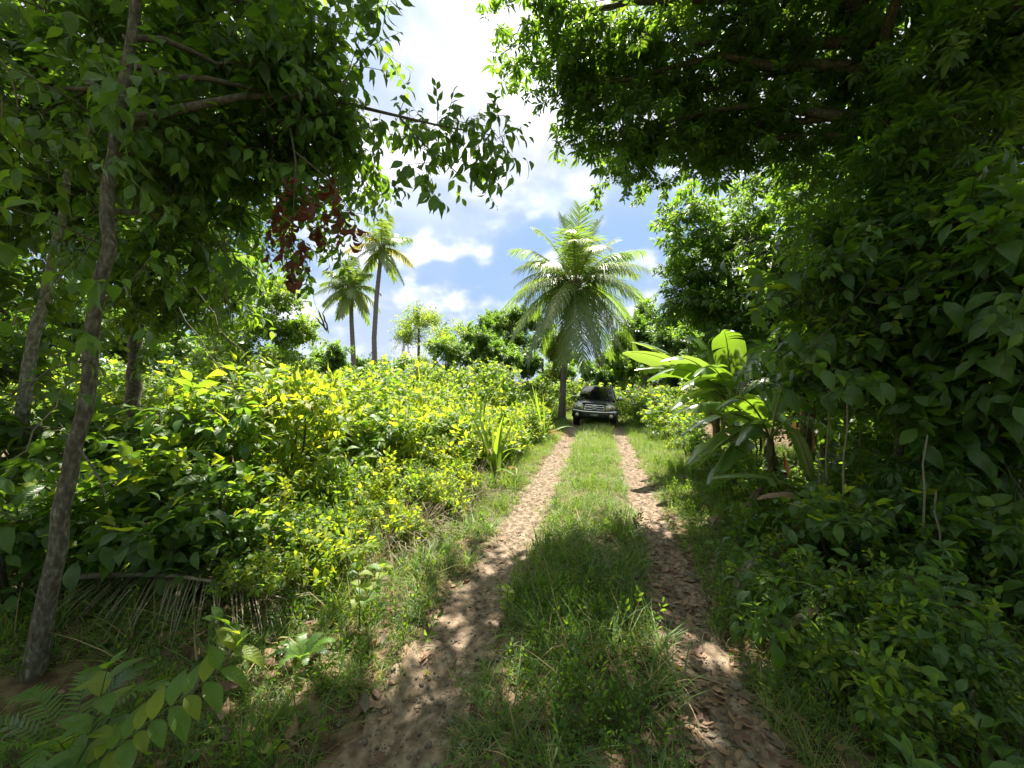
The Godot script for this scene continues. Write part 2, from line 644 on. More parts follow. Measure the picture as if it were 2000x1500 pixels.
func heap(heaps: Dictionary, key: String, x: Transform3D) -> void:
	if not heaps.has(key):
		heaps[key] = []
	heaps[key].append(x)


func mass(placed: Array, kinds: Array, c: Vector3, size: float) -> void:
	var b := Basis(Vector3.UP, rnd(0, TAU)) * Basis(ball(), rnd(0.0, 0.4))
	placed.append([kinds[rng.randi() % kinds.size()], Transform3D(b.scaled(Vector3.ONE * size * rnd(0.85, 1.2)), c), true])


func tree(o: Dictionary) -> Node3D:
	# trunk: points and radii; clumps: [centre, radii, number of lumps, twigs in each]; limbs run from the trunk to the clumps
	var base: Vector3 = o.trunk[0]
	var root := thing(o.name, o.label, o.get("category", "tree"), base, o.get("group", ""))
	var bark: Material = M[o.get("bark", "bark")]
	var g := Geo.new()
	var pts := []
	var radii := []
	var c := Curve3D.new()
	for p in o.trunk:
		c.add_point(p)
	for i in 31:
		var t := i / 30.0
		pts.append(c.sample_baked(c.get_baked_length() * t) + (ball() * o.r0 * o.get("wobble", 0.16) if i > 0 and i < 30 else Vector3.ZERO))
		radii.append(lerpf(o.r0, o.r1, t) * (1.0 + o.get("flare", 0.45) * exp(-t * 16.0)))
	pts[0] -= Vector3.UP * 0.15
	tube(g, pts, radii, 10, true)
	world_part("trunk", g, bark, root, base)
	var placed := []
	var twigs := Geo.new()
	for cl in o.clumps:
		var centre: Vector3 = cl[0]
		var best := 0
		var least := 1e9
		for i in range(5, pts.size()):
			var cost: float = pts[i].distance_to(centre) + maxf(0.0, pts[i].y - centre.y + 0.3) * 1.5
			if cost < least:
				least = cost
				best = i
		var limb := Geo.new()
		var path := wavy(pts[best], centre, 0.06 * least, 6, 0.03 * minf(least, 3.0))
		var r: float = minf(radii[best] * 0.7, 0.012 + 0.018 * least)
		tube(limb, path, taper(r, 0.012, 6), 6)
		world_part("limb", limb, bark, root, base)
		for k in int(cl[2] * o.get("dense", 1.5)):
			var d := ball()
			var sub: Vector3 = centre + d * cl[1] * pow(rng.randf(), 0.42)
			if k % 2 == 0:
				tube(twigs, wavy(path[rng.randi_range(3, 6)], sub, 0.05, 3, 0.04), taper(0.011, 0.004, 3), 4)
			mass(placed, o.kinds if cl.size() < 5 else cl[4], sub, o.get("size", 1.0))
		for k in int(cl[2] * o.get("fray", 0.8)):
			var d := (ball() * Vector3(1.0, 0.6, 1.0) + Vector3.DOWN * 0.25).normalized()
			var from: Vector3 = centre + d * cl[1] * 0.8
			var to: Vector3 = centre + d * (cl[1] * 1.05 + Vector3.ONE * rnd(0.2, 0.5)) + Vector3.DOWN * rnd(0.0, 0.2)
			tube(twigs, wavy(from, to, 0.03, 3, 0.02), taper(0.006, 0.003, 3), 3)
			for q in 4:
				placed.append([o.kinds[rng.randi() % o.kinds.size()], facing(d + ball() * 0.6 + Vector3.DOWN * 0.2, from.lerp(to, 0.4 + 0.2 * q), o.get("size", 1.0) * rnd(0.7, 1.1))])
	if twigs.idx.size():
		world_part("twigs", twigs, bark, root, base).set_meta("kind", "stuff")
	dress(root, base, placed, o.get("leaves", 60))
	return root


func shrub(called: String, label: String, group: String, base: Vector3, h: float, r: float, kinds: Array, twigs: int, most := 40, size := 1.0, category := "shrub", stem_mat := "stalk") -> Node3D:
	var root := thing(called, label, category, base, group)
	size *= clampf(h / 1.1, 0.6, 1.0)
	var placed := []
	var lumps := int(clampf(5.0 + r * 5.0, 5, 14))
	for k in lumps:
		var a := TAU * k / lumps + rnd(-0.4, 0.4)
		var out := r * sqrt(rng.randf()) * 0.85
		var top := base + Vector3(cos(a) * out, h * rnd(0.55, 0.95) * (1.0 - 0.3 * out / r), sin(a) * out)
		var g := Geo.new()
		var foot := base + Vector3(cos(a), 0, sin(a)) * r * 0.12
		foot.y = base.y - 0.05
		tube(g, wavy(foot, top, 0.0, 5, 0.05), taper(0.014 + 0.004 * h, 0.005, 5), 5)
		world_part("stem", g, M[stem_mat], root, base)
		for q in maxi(1, int(twigs / 11.0 / lumps + rng.randf())):
			mass(placed, kinds, top + ball() * Vector3(r * 0.34, h * 0.12, r * 0.34), size)
	# skirt down to the ground
	for q in int(twigs / 22.0):
		var a := rnd(0, TAU)
		mass(placed, kinds, base + Vector3(cos(a) * r * 0.8, h * rnd(0.15, 0.55), sin(a) * r * 0.8), size * 0.9)
	for p in placed:
		var low := height(p[1].origin.x, p[1].origin.z) + 0.12
		if p[1].origin.y < low:
			p[1].origin.y = low + rng.randf() * 0.15
	dress(root, base, placed, most)
	return root


# ------------------------------------------------------------------ palms
func bezier(a: Vector3, b: Vector3, c: Vector3, t: float) -> Vector3:
	return a.lerp(b, t).lerp(b.lerp(c, t), t)


func frond(root: Node3D, base: Vector3, a: Vector3, b: Vector3, c: Vector3, mat: String, reach: float, pairs: int, fall: float, stalk := "rachis", called := "frond", wide := 0.04) -> void:
	# leaflets along a curved rachis, hanging by their weight
	var g := Geo.new()
	var pts := []
	var radii := []
	for i in 13:
		pts.append(bezier(a, b, c, i / 12.0))
		radii.append(lerpf(0.035, 0.006, i / 12.0) * clampf(reach, 0.06, 1.0))
	for i in pairs:
		var t := 0.13 + 0.87 * (i + 0.5) / pairs
		var p := bezier(a, b, c, t)
		var tan_ := (bezier(a, b, c, minf(t + 0.02, 1.0)) - bezier(a, b, c, t - 0.02)).normalized()
		var flat := tan_.cross(Vector3.UP)
		if flat.length() < 0.2:
			flat = tan_.cross(Vector3(0.3, 0, 1))
		flat = flat.normalized()
		var up := flat.cross(tan_)
		for s in [-1.0, 1.0]:
			var L: float = reach * pow(sin(PI * (0.12 + 0.80 * t)), 0.7) * rnd(0.82, 1.1)
			var dir: Vector3 = (flat * s * rnd(0.8, 1.1) + tan_ * (0.4 + 0.6 * t) + up * 0.25).normalized()
			var q := p
			var w := wide * rnd(0.8, 1.15)
			var prev := -1
			if rng.randf() < 0.06:
				continue
			var sag := fall * rnd(0.55, 1.5)
			for k in 4:
				var side: Vector3 = dir.cross(up)
				side = (side if side.length() > 0.05 else tan_).normalized() * w * [0.45, 0.5, 0.36, 0.0][k]
				if k < 3:
					var m := g.add(q - side)
					g.add(q + side)
					if prev >= 0:
						g.quad(prev, prev + 1, m + 1, m)
					prev = m
				else:
					g.tri(prev, prev + 1, g.add(q))
				dir = (dir + Vector3.DOWN * sag).normalized()
				q += dir * L / 3.0
	var o := world_part(called, g, M[mat], root, base)
	var r := Geo.new()
	tube(r, pts, radii, 5)
	part("rachis", to_mesh([[r, M[stalk]]]), o)


func palm(called: String, label: String, trunk: Array, r0: float, r1: float, fronds: Array, reach: float, pairs: int, nuts: int, wide: float) -> Node3D:
	var base: Vector3 = trunk[0]
	var root := thing(called, label, "palm tree", base)
	var g := Geo.new()
	var c := Curve3D.new()
	for p in trunk:
		c.add_point(p)
	var pts := []
	var radii := []
	for i in 61:
		var t := i / 60.0
		pts.append(c.sample_baked(c.get_baked_length() * t))
		radii.append(lerpf(r0, r1, t) * (1.0 + 0.5 * exp(-t * 22.0)) * (1.05 if i % 2 else 0.97))
	pts[0] -= Vector3.UP * 0.3
	tube(g, pts, radii, 12, true)
	world_part("trunk", g, M.palm_bark, root, base)
	var heart: Vector3 = trunk[-1]
	var sheath := Geo.new()
	for k in 14:
		var a := TAU * k / 14.0
		var d := Vector3(cos(a), 0, sin(a))
		tube(sheath, [heart + d * r1 * 0.7 - Vector3.UP * 0.3, heart + d * r1 * 1.5 + Vector3.UP * 0.15, heart + d * r1 * 2.2 + Vector3.UP * 0.5], [0.09, 0.07, 0.02], 5)
	world_part("leaf_base", sheath, M.fibre, root, base)
	for f in fronds:
		frond(root, base, heart + (f[1] - heart).normalized() * 0.12, f[1], f[0], f[2], reach * rnd(0.9, 1.1), pairs, f[3], "dead_rachis" if f[2] == "brown_dry" else "rachis", "dead_frond" if f[2] == "brown_dry" else "frond", wide)
	for k in nuts:
		var a := TAU * k / nuts + 0.4
		var ng := Geo.new()
		var cc := heart + Vector3(cos(a) * r1 * 2.0, -0.15 - 0.22 * (k % 3), sin(a) * r1 * 2.0)
		var ring := []
		var rr := []
		for j in 7:
			var t := j / 6.0
			ring.append(cc + Vector3.UP * (0.13 - 0.27 * t))
			rr.append(0.105 * sqrt(maxf(0.02, sin(PI * clampf(t, 0.03, 0.97)))))
		tube(ng, ring, rr, 8, true)
		world_part("coconut", ng, M.coconut, root, base)
	return root


func build_palms() -> void:
	# the palm beside the car
	var d := 18.5
	var heart := P(1124, 566, d)
	var tips := [
		# tip x, tip y, depth offset, lift of the arch, material, fall
		[1132, 402, 0.0, 0.2, "frond", 0.10], [1098, 425, 0.5, 0.5, "frond", 0.18], [1168, 432, 0.4, 0.5, "frond", 0.18], [1200, 470, 0.9, 0.8, "frond", 0.25],
		[1045, 448, 0.6, 0.9, "frond_pale", 0.3], [1112, 452, -1.6, 1.7, "frond", 0.3], [1150, 470, -1.8, 1.6, "frond_pale", 0.3],
		[998, 490, 0.4, 1.1, "frond_pale", 0.42], [1258, 492, 0.5, 1.0, "frond", 0.4], [1240, 540, -2.0, 1.5, "frond_pale", 0.42],
		[1005, 560, -1.0, 1.3, "frond_pale", 0.5], [978, 618, 0.3, 1.6, "frond_pale", 0.55], [985, 600, 1.6, 1.4, "frond", 0.5], [1268, 606, -0.4, 1.5, "frond", 0.5], [1262, 590, 1.4, 1.4, "frond", 0.45],
		[990, 680, -0.6, 1.5, "frond", 0.55], [1030, 708, -1.8, 1.4, "frond", 0.5], [1070, 640, -2.8, 1.6, "frond_pale", 0.5], [1100, 712, -2.2, 1.0, "frond_pale", 0.45],
		[1142, 728, -1.8, 0.8, "frond", 0.4], [1182, 722, -1.0, 0.9, "frond", 0.45], [1225, 706, -0.3, 1.1, "frond", 0.5], [1240, 658, -1.2, 1.4, "frond", 0.5],
		[1245, 690, 1.2, 1.2, "frond", 0.5], [1195, 700, 1.8, 1.0, "frond", 0.5], [1060, 690, 2.0, 1.2, "frond", 0.5], [1010, 640, 1.8, 1.4, "frond", 0.5], [1085, 730, 0.3, 0.7, "frond", 0.4],
		[1003, 655, -1.6, 1.5, "frond_pale", 0.5], [1045, 668, -2.6, 1.6, "frond", 0.5], [1120, 700, -2.9, 1.3, "frond", 0.45], [1165, 690, -2.6, 1.4, "frond", 0.45], [1205, 672, -2.0, 1.5, "frond_pale", 0.5], [1020, 600, -1.9, 1.6, "frond", 0.5], [1225, 580, -1.6, 1.4, "frond_pale", 0.45],
		[1172, 716, 0.2, 0.5, "brown_dry", 0.4], [1078, 742, 0.6, 0.5, "brown_dry", 0.5],
	]
	var fronds := []
	for t in tips:
		var tip := P(t[0], t[1], d + t[2])
		var mid: Vector3 = heart.lerp(tip, 0.5) + Vector3.UP * t[3] * 1.15
		fronds.append([tip, mid, t[4], t[5] * 0.85])
	for q in 16:
		var a := TAU * q / 16.0 + 0.2
		var e := [0.75, 0.35, 0.0, 0.5][q % 4] as float
		var tip := heart + Vector3(cos(a) * cos(e), sin(e) - 0.25, sin(a) * cos(e)) * rnd(3.3, 4.0)
		fronds.append([tip, heart.lerp(tip, 0.5) + Vector3.UP * rnd(1.1, 1.6), ["frond", "frond_pale"][q % 2], 0.42])
	var foot := at_ground(1097, 18.2)
	palm("coconut_palm", "broad coconut palm with low drooping fronds beside the dark car", [foot, P(1100, 745, 18.3), P(1108, 660, 18.5), heart], 0.165, 0.12, fronds, 1.15, 64, 7, 0.042)
	for far in [
		{label = "slim coconut palm with a full round crown, shorter of the far pair", d = 36.0, heart = Vector2(686, 566), trunk = [[692, 745], [690, 690], [687, 630]], r = 62.0, gold = 0.0, n = 26, lean = -0.25},
		{label = "tall curved coconut palm with sparse golden fronds, taller of the far pair", d = 35.0, heart = Vector2(746, 486), trunk = [[734, 745], [731, 660], [736, 580]], r = 64.0, gold = 0.06, n = 19, lean = 0.0},
	]:
		var h := P(far.heart.x, far.heart.y, far.d)
		var pts: Array = [at_ground(far.trunk[0][0], far.d)]
		pts.append_array([P(far.trunk[1][0], far.trunk[1][1], far.d), P(far.trunk[2][0], far.trunk[2][1], far.d), h])
		var list := []
		for k in far.n:
			var a: float = 2.4 * k + 0.3
			var e: float = lerpf(1.35, -0.95, pow((k + 0.5) / far.n, 0.9))
			var L: float = far.r / F * far.d * rnd(0.9, 1.1)
			var dir := Vector3(cos(a) * cos(e) + far.lean * 0.5, sin(e), sin(a) * cos(e)).normalized()
			var tip: Vector3 = h + dir * L + Vector3.DOWN * 0.25 * L * cos(e)
			list.append([tip, h.lerp(tip, 0.5) + Vector3.UP * L * 0.28 * cos(e) + Vector3.UP * 0.2, "frond_gold" if rng.randf() < far.gold else ("frond_pale" if k % 3 == 0 else "frond"), 0.45])
		palm("coconut_palm", far.label, pts, 0.26, 0.17, list, 1.2, 44, 5, 0.085)


# ------------------------------------------------------------------ banana plants
func banana_leaf(root: Node3D, base: Vector3, a: Vector3, b: Vector3, c: Vector3, wide: float, mat: String, roll: float, tears: float, sag: float, dead := false) -> void:
	# a: end of the stalk, b: bend, c: tip
	var g := Geo.new()
	var segs := 22
	var rows := []
	for i in segs + 1:
		var t := 0.16 + 0.84 * i / segs
		var p := bezier(a, b, c, t)
		var tan_ := (bezier(a, b, c, minf(t + 0.02, 1.0)) - bezier(a, b, c, t - 0.02)).normalized()
		var flat := tan_.cross(Vector3.UP)
		if flat.length() < 0.15:
			flat = tan_.cross(Vector3(0.2, 0, 1))
		flat = flat.normalized().rotated(tan_, roll)
		var f := float(i) / segs
		rows.append([p, flat, flat.cross(tan_), tan_, wide * 0.5 * pow(sin(PI * clampf(0.04 + f * 0.94, 0.0, 1.0)), 0.45) * (1.0 if f < 0.8 else lerpf(1.0, 0.55, (f - 0.8) / 0.2))])
	for s in [-1.0, 1.0]:
		var tilt := rnd(-0.15, 0.25)
		var keep := -1
		for i in segs + 1:
			var torn := i > 2 and i < segs - 1 and rng.randf() < tears * 1.6
			for pass_ in (2 if torn else 1):
				if pass_ == 1:
					tilt = rnd(-0.2, 0.45) + tears * 0.6
					keep = -1
				var r: Array = rows[i]
				var first := -1
				for k in 5:
					var f := k / 4.0
					var bend: float = (0.22 - (tilt + sag) * f) * f
					var shift: float = (-0.03 if pass_ == 0 and torn else 0.03 if torn else 0.0) * f
					var q: Vector3 = r[0] + r[1] * s * r[4] * f + r[2] * r[4] * bend * 1.3 + Vector3.DOWN * r[4] * sag * 0.5 * f * f + r[3] * (shift + 0.05 * f) * wide
					q += r[2] * 0.004 * sin(i * 2.1 + f * 2.0) * f
					var at := g.add(q, Vector2(f, float(i) / segs))
					if k == 0:
						first = at
				if keep >= 0:
					for k in 4:
						if s > 0:
							g.quad(keep + k, first + k, first + k + 1, keep + k + 1)
						else:
							g.quad(keep + k, keep + k + 1, first + k + 1, first + k)
				keep = first
	var o := world_part("banana_leaf" if not dead else "dead_leaf", g, M[mat], root, base)
	var st := Geo.new()
	var pts := []
	var radii := []
	for i in 14:
		pts.append(bezier(a, b, c, i / 14.0) - Vector3.UP * 0.006)
		radii.append(lerpf(0.019, 0.004, i / 13.0))
	tube(st, pts, radii, 6)
	part("midrib", to_mesh([[st, M.dead_rachis if dead else M.rachis]]), o)


func banana_plant(label: String, foot: Vector3, h: float, r: float, leaves: Array) -> void:
	var root := thing("banana_plant", label, "banana plant", foot, "banana plants along the rut")
	var crown := foot + Vector3(rnd(-0.1, 0.1), h, rnd(-0.1, 0.1))
	var g := Geo.new()
	tube(g, wavy(foot - Vector3.UP * 0.1, crown, 0.0, 6, 0.01), taper(r, r * 0.55, 6), 10, true)
	world_part("stem", g, M.banana_stem, root, foot)
	for k in 5:       # dry sheaths hanging along the stem
		var a := TAU * k / 5.0 + rnd(0, 1)
		var out := Vector3(cos(a), 0, sin(a))
		var sg := Geo.new()
		sg.join(leaf_geo(rnd(0.4, 0.8), 0.12, LANCE, 6, 0.8, 0.5), facing(Vector3.DOWN + out * 0.2, foot + Vector3.UP * h * rnd(0.5, 0.95) + out * r * 0.9))
		world_part("dry_sheath", sg, M[["tan_dry", "brown_dry", "grey_dry"][k % 3]], root, foot)
	for l in leaves:
		# tip x, tip y, depth, width, material, lift, roll, tears
		var tip: Vector3 = P(l[0], l[1], l[2])
		var dir: Vector3 = tip - crown
		var mid: Vector3 = crown.lerp(tip, 0.45) + Vector3.UP * l[5]
		banana_leaf(root, foot, crown, mid, tip, l[3], l[4], l[6], l[7], 0.25, l[4] in ["tan_dry", "brown_dry"])


func build_bananas() -> void:
	var m := rough_surface("banana_stem", noise_texture(0.02, 4, 41, [[0.25, lin(0.06, 0.045, 0.03)], [0.5, lin(0.13, 0.11, 0.05)], [0.75, lin(0.20, 0.19, 0.08)]]), noise_texture(0.03, 4, 42, []), 0.6, 2.0)
	m.uv1_scale = Vector3(4, 0.8, 4)
	banana_plant("banana plant with a broad upright leaf glowing against the sun", at_ground(1445, 6.9), 1.35, 0.10, [
		[1412, 645, 6.6, 0.52, "banana", 0.75, 0.5, 0.16], [1345, 655, 7.4, 0.5, "banana", 0.7, -0.3, 0.1], [1265, 742, 6.6, 0.42, "banana", 0.9, 0.6, 0.08],
		[1330, 760, 6.0, 0.46, "banana_pale", 0.75, 0.2, 0.2], [1540, 760, 6.8, 0.45, "banana", 0.8, 0.0, 0.2], [1500, 640, 7.8, 0.5, "banana", 0.6, 0.0, 0.1], [1310, 800, 5.9, 0.42, "banana_pale", 0.75, 0.3, 0.22], [1290, 705, 6.7, 0.45, "banana_pale", 0.85, 0.2, 0.1], [1355, 735, 5.7, 0.44, "banana", 0.9, 0.3, 0.25], [1560, 850, 6.3, 0.44, "banana", 0.8, 0.0, 0.3], [1470, 860, 5.6, 0.42, "banana_pale", 0.7, 0.2, 0.2]])
	banana_plant("banana plant stretching pale glossy leaves over the sunny verge", at_ground(1400, 8.0), 1.55, 0.10, [
		[1218, 688, 7.6, 0.45, "banana_pale", 0.6, 0.1, 0.06], [1235, 668, 8.4, 0.45, "banana_pale", 0.55, 0.0, 0.06], [1240, 722, 7.4, 0.42, "banana_pale", 0.6, 0.2, 0.1],
		[1340, 640, 8.6, 0.5, "banana", 0.6, 0.4, 0.1], [1450, 680, 8.6, 0.5, "banana", 0.7, 0.0, 0.1], [1330, 740, 7.0, 0.42, "banana", 0.7, 0.1, 0.15]])
	banana_plant("low banana plant bending a torn leaf towards the gravel rut", at_ground(1520, 5.6), 1.05, 0.09, [
		[1310, 812, 5.5, 0.38, "banana", 0.75, 0.1, 0.25], [1345, 905, 4.9, 0.36, "banana_pale", 0.65, 0.2, 0.2], [1365, 912, 4.5, 0.22, "banana_pale", 0.5, 0.9, 0.02],
		[1440, 870, 4.6, 0.34, "banana", 0.6, 0.3, 0.2], [1575, 720, 5.6, 0.42, "banana", 0.9, 0.6, 0.1], [1640, 860, 5.2, 0.4, "banana", 0.7, 0.0, 0.2], [1480, 780, 6.3, 0.4, "banana", 0.6, 0.0, 0.1], [1330, 850, 5.0, 0.36, "banana_pale", 0.7, 0.3, 0.2], [1400, 800, 5.2, 0.38, "banana", 0.75, 0.4, 0.15], [1385, 945, 4.5, 0.32, "banana", 0.6, 0.2, 0.25]])
	banana_plant("young banana sucker with split leaves low by the dead stalks", at_ground(1575, 4.6), 0.45, 0.06, [
		[1385, 935, 4.3, 0.24, "banana_pale", 0.35, 0.2, 0.2], [1545, 835, 4.6, 0.2, "banana", 0.35, 0.5, 0.05], [1590, 960, 4.0, 0.26, "banana", 0.35, 0.4, 0.2], [1480, 975, 3.9, 0.24, "tan_dry", 0.2, 0.3, 0.3], [1640, 900, 4.4, 0.24, "banana", 0.4, 0.0, 0.1]])
	banana_plant("tall banana plant with one dark drooping leaf among the shaded trees", at_ground(1570, 6.0), 2.3, 0.11, [
		[1500, 660, 5.4, 0.5, "banana", 0.75, 0.8, 0.15], [1560, 560, 6.4, 0.5, "banana", 0.5, 0.3, 0.1], [1440, 520, 6.4, 0.45, "banana", 0.9, 0.2, 0.35], [1660, 640, 6.2, 0.5, "banana", 0.8, 0.0, 0.2], [1620, 760, 5.6, 0.45, "banana", 0.3, 0.6, 0.4]])
	# broken dry leaves on the ground below
	var k := 0
	for q in [[1490, 1035, 1600, 985, 3.7, 0.20], [1520, 1050, 1640, 1000, 3.6, 0.14], [1410, 1075, 1455, 1130, 3.6, 0.12], [1390, 960, 1410, 1010, 4.8, 0.16], [1360, 985, 1385, 1040, 4.8, 0.12], [1440, 990, 1490, 950, 4.6, 0.14], [1515, 1265, 1605, 1180, 2.7, 0.10], [1430, 1160, 1480, 1090, 3.2, 0.12]]:
		var a := P(q[0], q[1], q[4])
		var c := P(q[2], q[3], q[4] + 0.15)
		a.y = height(a.x, a.z) + 0.05
		c.y = maxf(c.y, height(c.x, c.z) + 0.03)
		var base := Vector3(a.x, height(a.x, a.z), a.z)
		var root := thing("dead_banana_leaf", ["crumpled dry banana leaf lying under the banana plants", "folded dry banana leaf lying in the weeds beside the littered rut"][0 if k < 2 or (k > 2 and k < 6) else 1], "dead leaf", base, ["dry banana leaves under the plants", "dry banana leaves beside the littered rut"][0 if k < 2 or (k > 2 and k < 6) else 1])
		banana_leaf(root, base, a, a.lerp(c, 0.5) + Vector3.UP * 0.1, c, q[5], ["tan_dry", "grey_dry", "brown_dry"][k % 3], rnd(-0.6, 0.6), 0.3, 0.4, true)
		k += 1


# ------------------------------------------------------------------ grass and litter
func blade_tuft(n: int, lo: float, hi: float, wide: float, mats: Array, lean: float) -> ArrayMesh:
	var by := {}
	for i in n:
		var m: String = mats[rng.randi() % mats.size()]
		if not by.has(m):
			by[m] = Geo.new()
		var a := rnd(0, TAU)
		var tilt := lean * rnd(0.2, 1.0)
		var dir := Vector3(cos(a) * tilt, 1.0, sin(a) * tilt)
		var y := dir.normalized()
		var z := (Vector3(-cos(a), 0.0, -sin(a)) - y * Vector3(-cos(a), 0, -sin(a)).dot(y)).normalized()
		var x := Transform3D(Basis(y.cross(z), y, z), Vector3(rnd(-0.035, 0.035), -0.01, rnd(-0.035, 0.035)))
		by[m].join(leaf_geo(rnd(lo, hi), wide * rnd(0.7, 1.3), [0.8, 1.0, 0.95, 0.85, 0.7, 0.5, 0.3, 0.12, 0.0], 4, 0.3, rnd(0.5, 1.9)), x)
	var parts := []
	for m in by:
		parts.append([by[m], M[m]])
	return to_mesh(parts)


func carpet(called: String, label: String, category: String, sets: Array) -> void:
	# stuff: one object, its kinds of tuft as its parts
	var o := Node3D.new()
	o.name = numbered(called)
	add_child(o)
	tag(o, label, category, "", "stuff")
	for s in sets:
		copies(s[0], s[1], s[2], o)


func share(list: Array, k: int, n: int) -> Array:
	var out := []
	for i in range(k, list.size(), n):
		out.append(list[i])
	return out


func sward(side: float, n: int, lo: float, hi: float, wide: float, mats: Array, lean: float, herbs: Array, n_herbs: int) -> ArrayMesh:
	# a square of turf: many blades in one mesh, with small herbs between
	var blades := []
	for i in 14:
		blades.append(leaf_geo(rnd(lo, hi), wide * rnd(0.7, 1.3), [0.8, 1.0, 0.95, 0.85, 0.7, 0.5, 0.3, 0.12, 0.0], 3, 0.3, rnd(0.3, 1.9)))
	var by := {}
	var clumps := []
	for i in maxi(4, n / 26):
		clumps.append(Vector3(rnd(-side, side) * 0.5, 0, rnd(-side, side) * 0.5))
	for i in n:
		var m: String = mats[rng.randi() % mats.size()]
		if not by.has(m):
			by[m] = Geo.new()
		var a := rnd(0, TAU)
		var y := Vector3(cos(a) * lean * rnd(0.1, 1.0), 1.0, sin(a) * lean * rnd(0.1, 1.0)).normalized()
		var out := Vector3(-cos(a), 0.0, -sin(a))
		var z := (out - y * out.dot(y)).normalized()
		var p: Vector3 = Vector3(rnd(-side, side) * 0.5, -0.02, rnd(-side, side) * 0.5) if i % 3 == 0 else clumps[i % clumps.size()] + Vector3(rng.randfn() * 0.035, -0.02, rng.randfn() * 0.035)
		by[m].join(blades[i % 14], Transform3D(Basis(y.cross(z), y, z).scaled(Vector3.ONE * rnd(0.55, 1.2)), p))
	for i in n_herbs:
		var h: Dictionary = sprig(herbs[i % herbs.size()])[i % 3]
		var x := facing(Vector3(rnd(-0.6, 0.6), 1.0, rnd(-0.6, 0.6)), Vector3(rnd(-side, side) * 0.5, 0.0, rnd(-side, side) * 0.5), rnd(0.6, 1.2), rnd(0, TAU))
		for m in h.geo:
			if not by.has(m):
				by[m] = Geo.new()
			by[m].join(h.geo[m], x)
	var parts := []
	for m in by:
		parts.append([by[m], M[m]])
	return to_mesh(parts)


func turf(squares: Array, u0: float, u1: float, w0: float, w1: float, step: float, pick: Callable, lo: float, hi: float) -> Array:
	# sets of [name, mesh, transforms]: jittered squares over a strip, with bare spots
	var heaps := []
	for q in squares:
		heaps.append([])
	var w := w0
	while w < w1:
		var n := maxi(1, int(round((u1 - u0) / step)))
		for i in n:
			var u := u0 + (i + 0.5) * (u1 - u0) / n + rnd(-0.3, 0.3) * step
			var v := w + rnd(-0.4, 0.4) * step
			var q := xz(u, v)
			var patch := soil_noise.get_noise_2d(q.x * 9.0 + 40.0, q.y * 9.0)
			var b := Basis(Vector3.UP, rnd(0, TAU)).scaled(Vector3(1, lerpf(lo, hi, clampf(0.5 + patch * 1.1 + rnd(-0.15, 0.15), 0, 1)), 1))
			if patch < -0.2 and absf(u - MEDIAN) < 0.7 and rng.randf() < 0.6:
				continue
			heaps[pick.call(u, v, patch)].append(Transform3D(b, Vector3(q.x, height(q.x, q.y), q.y)))
		w += step
	var out := []
	for i in squares.size():
		if heaps[i].size():
			out.append(["turf", squares[i], heaps[i]])
	return out


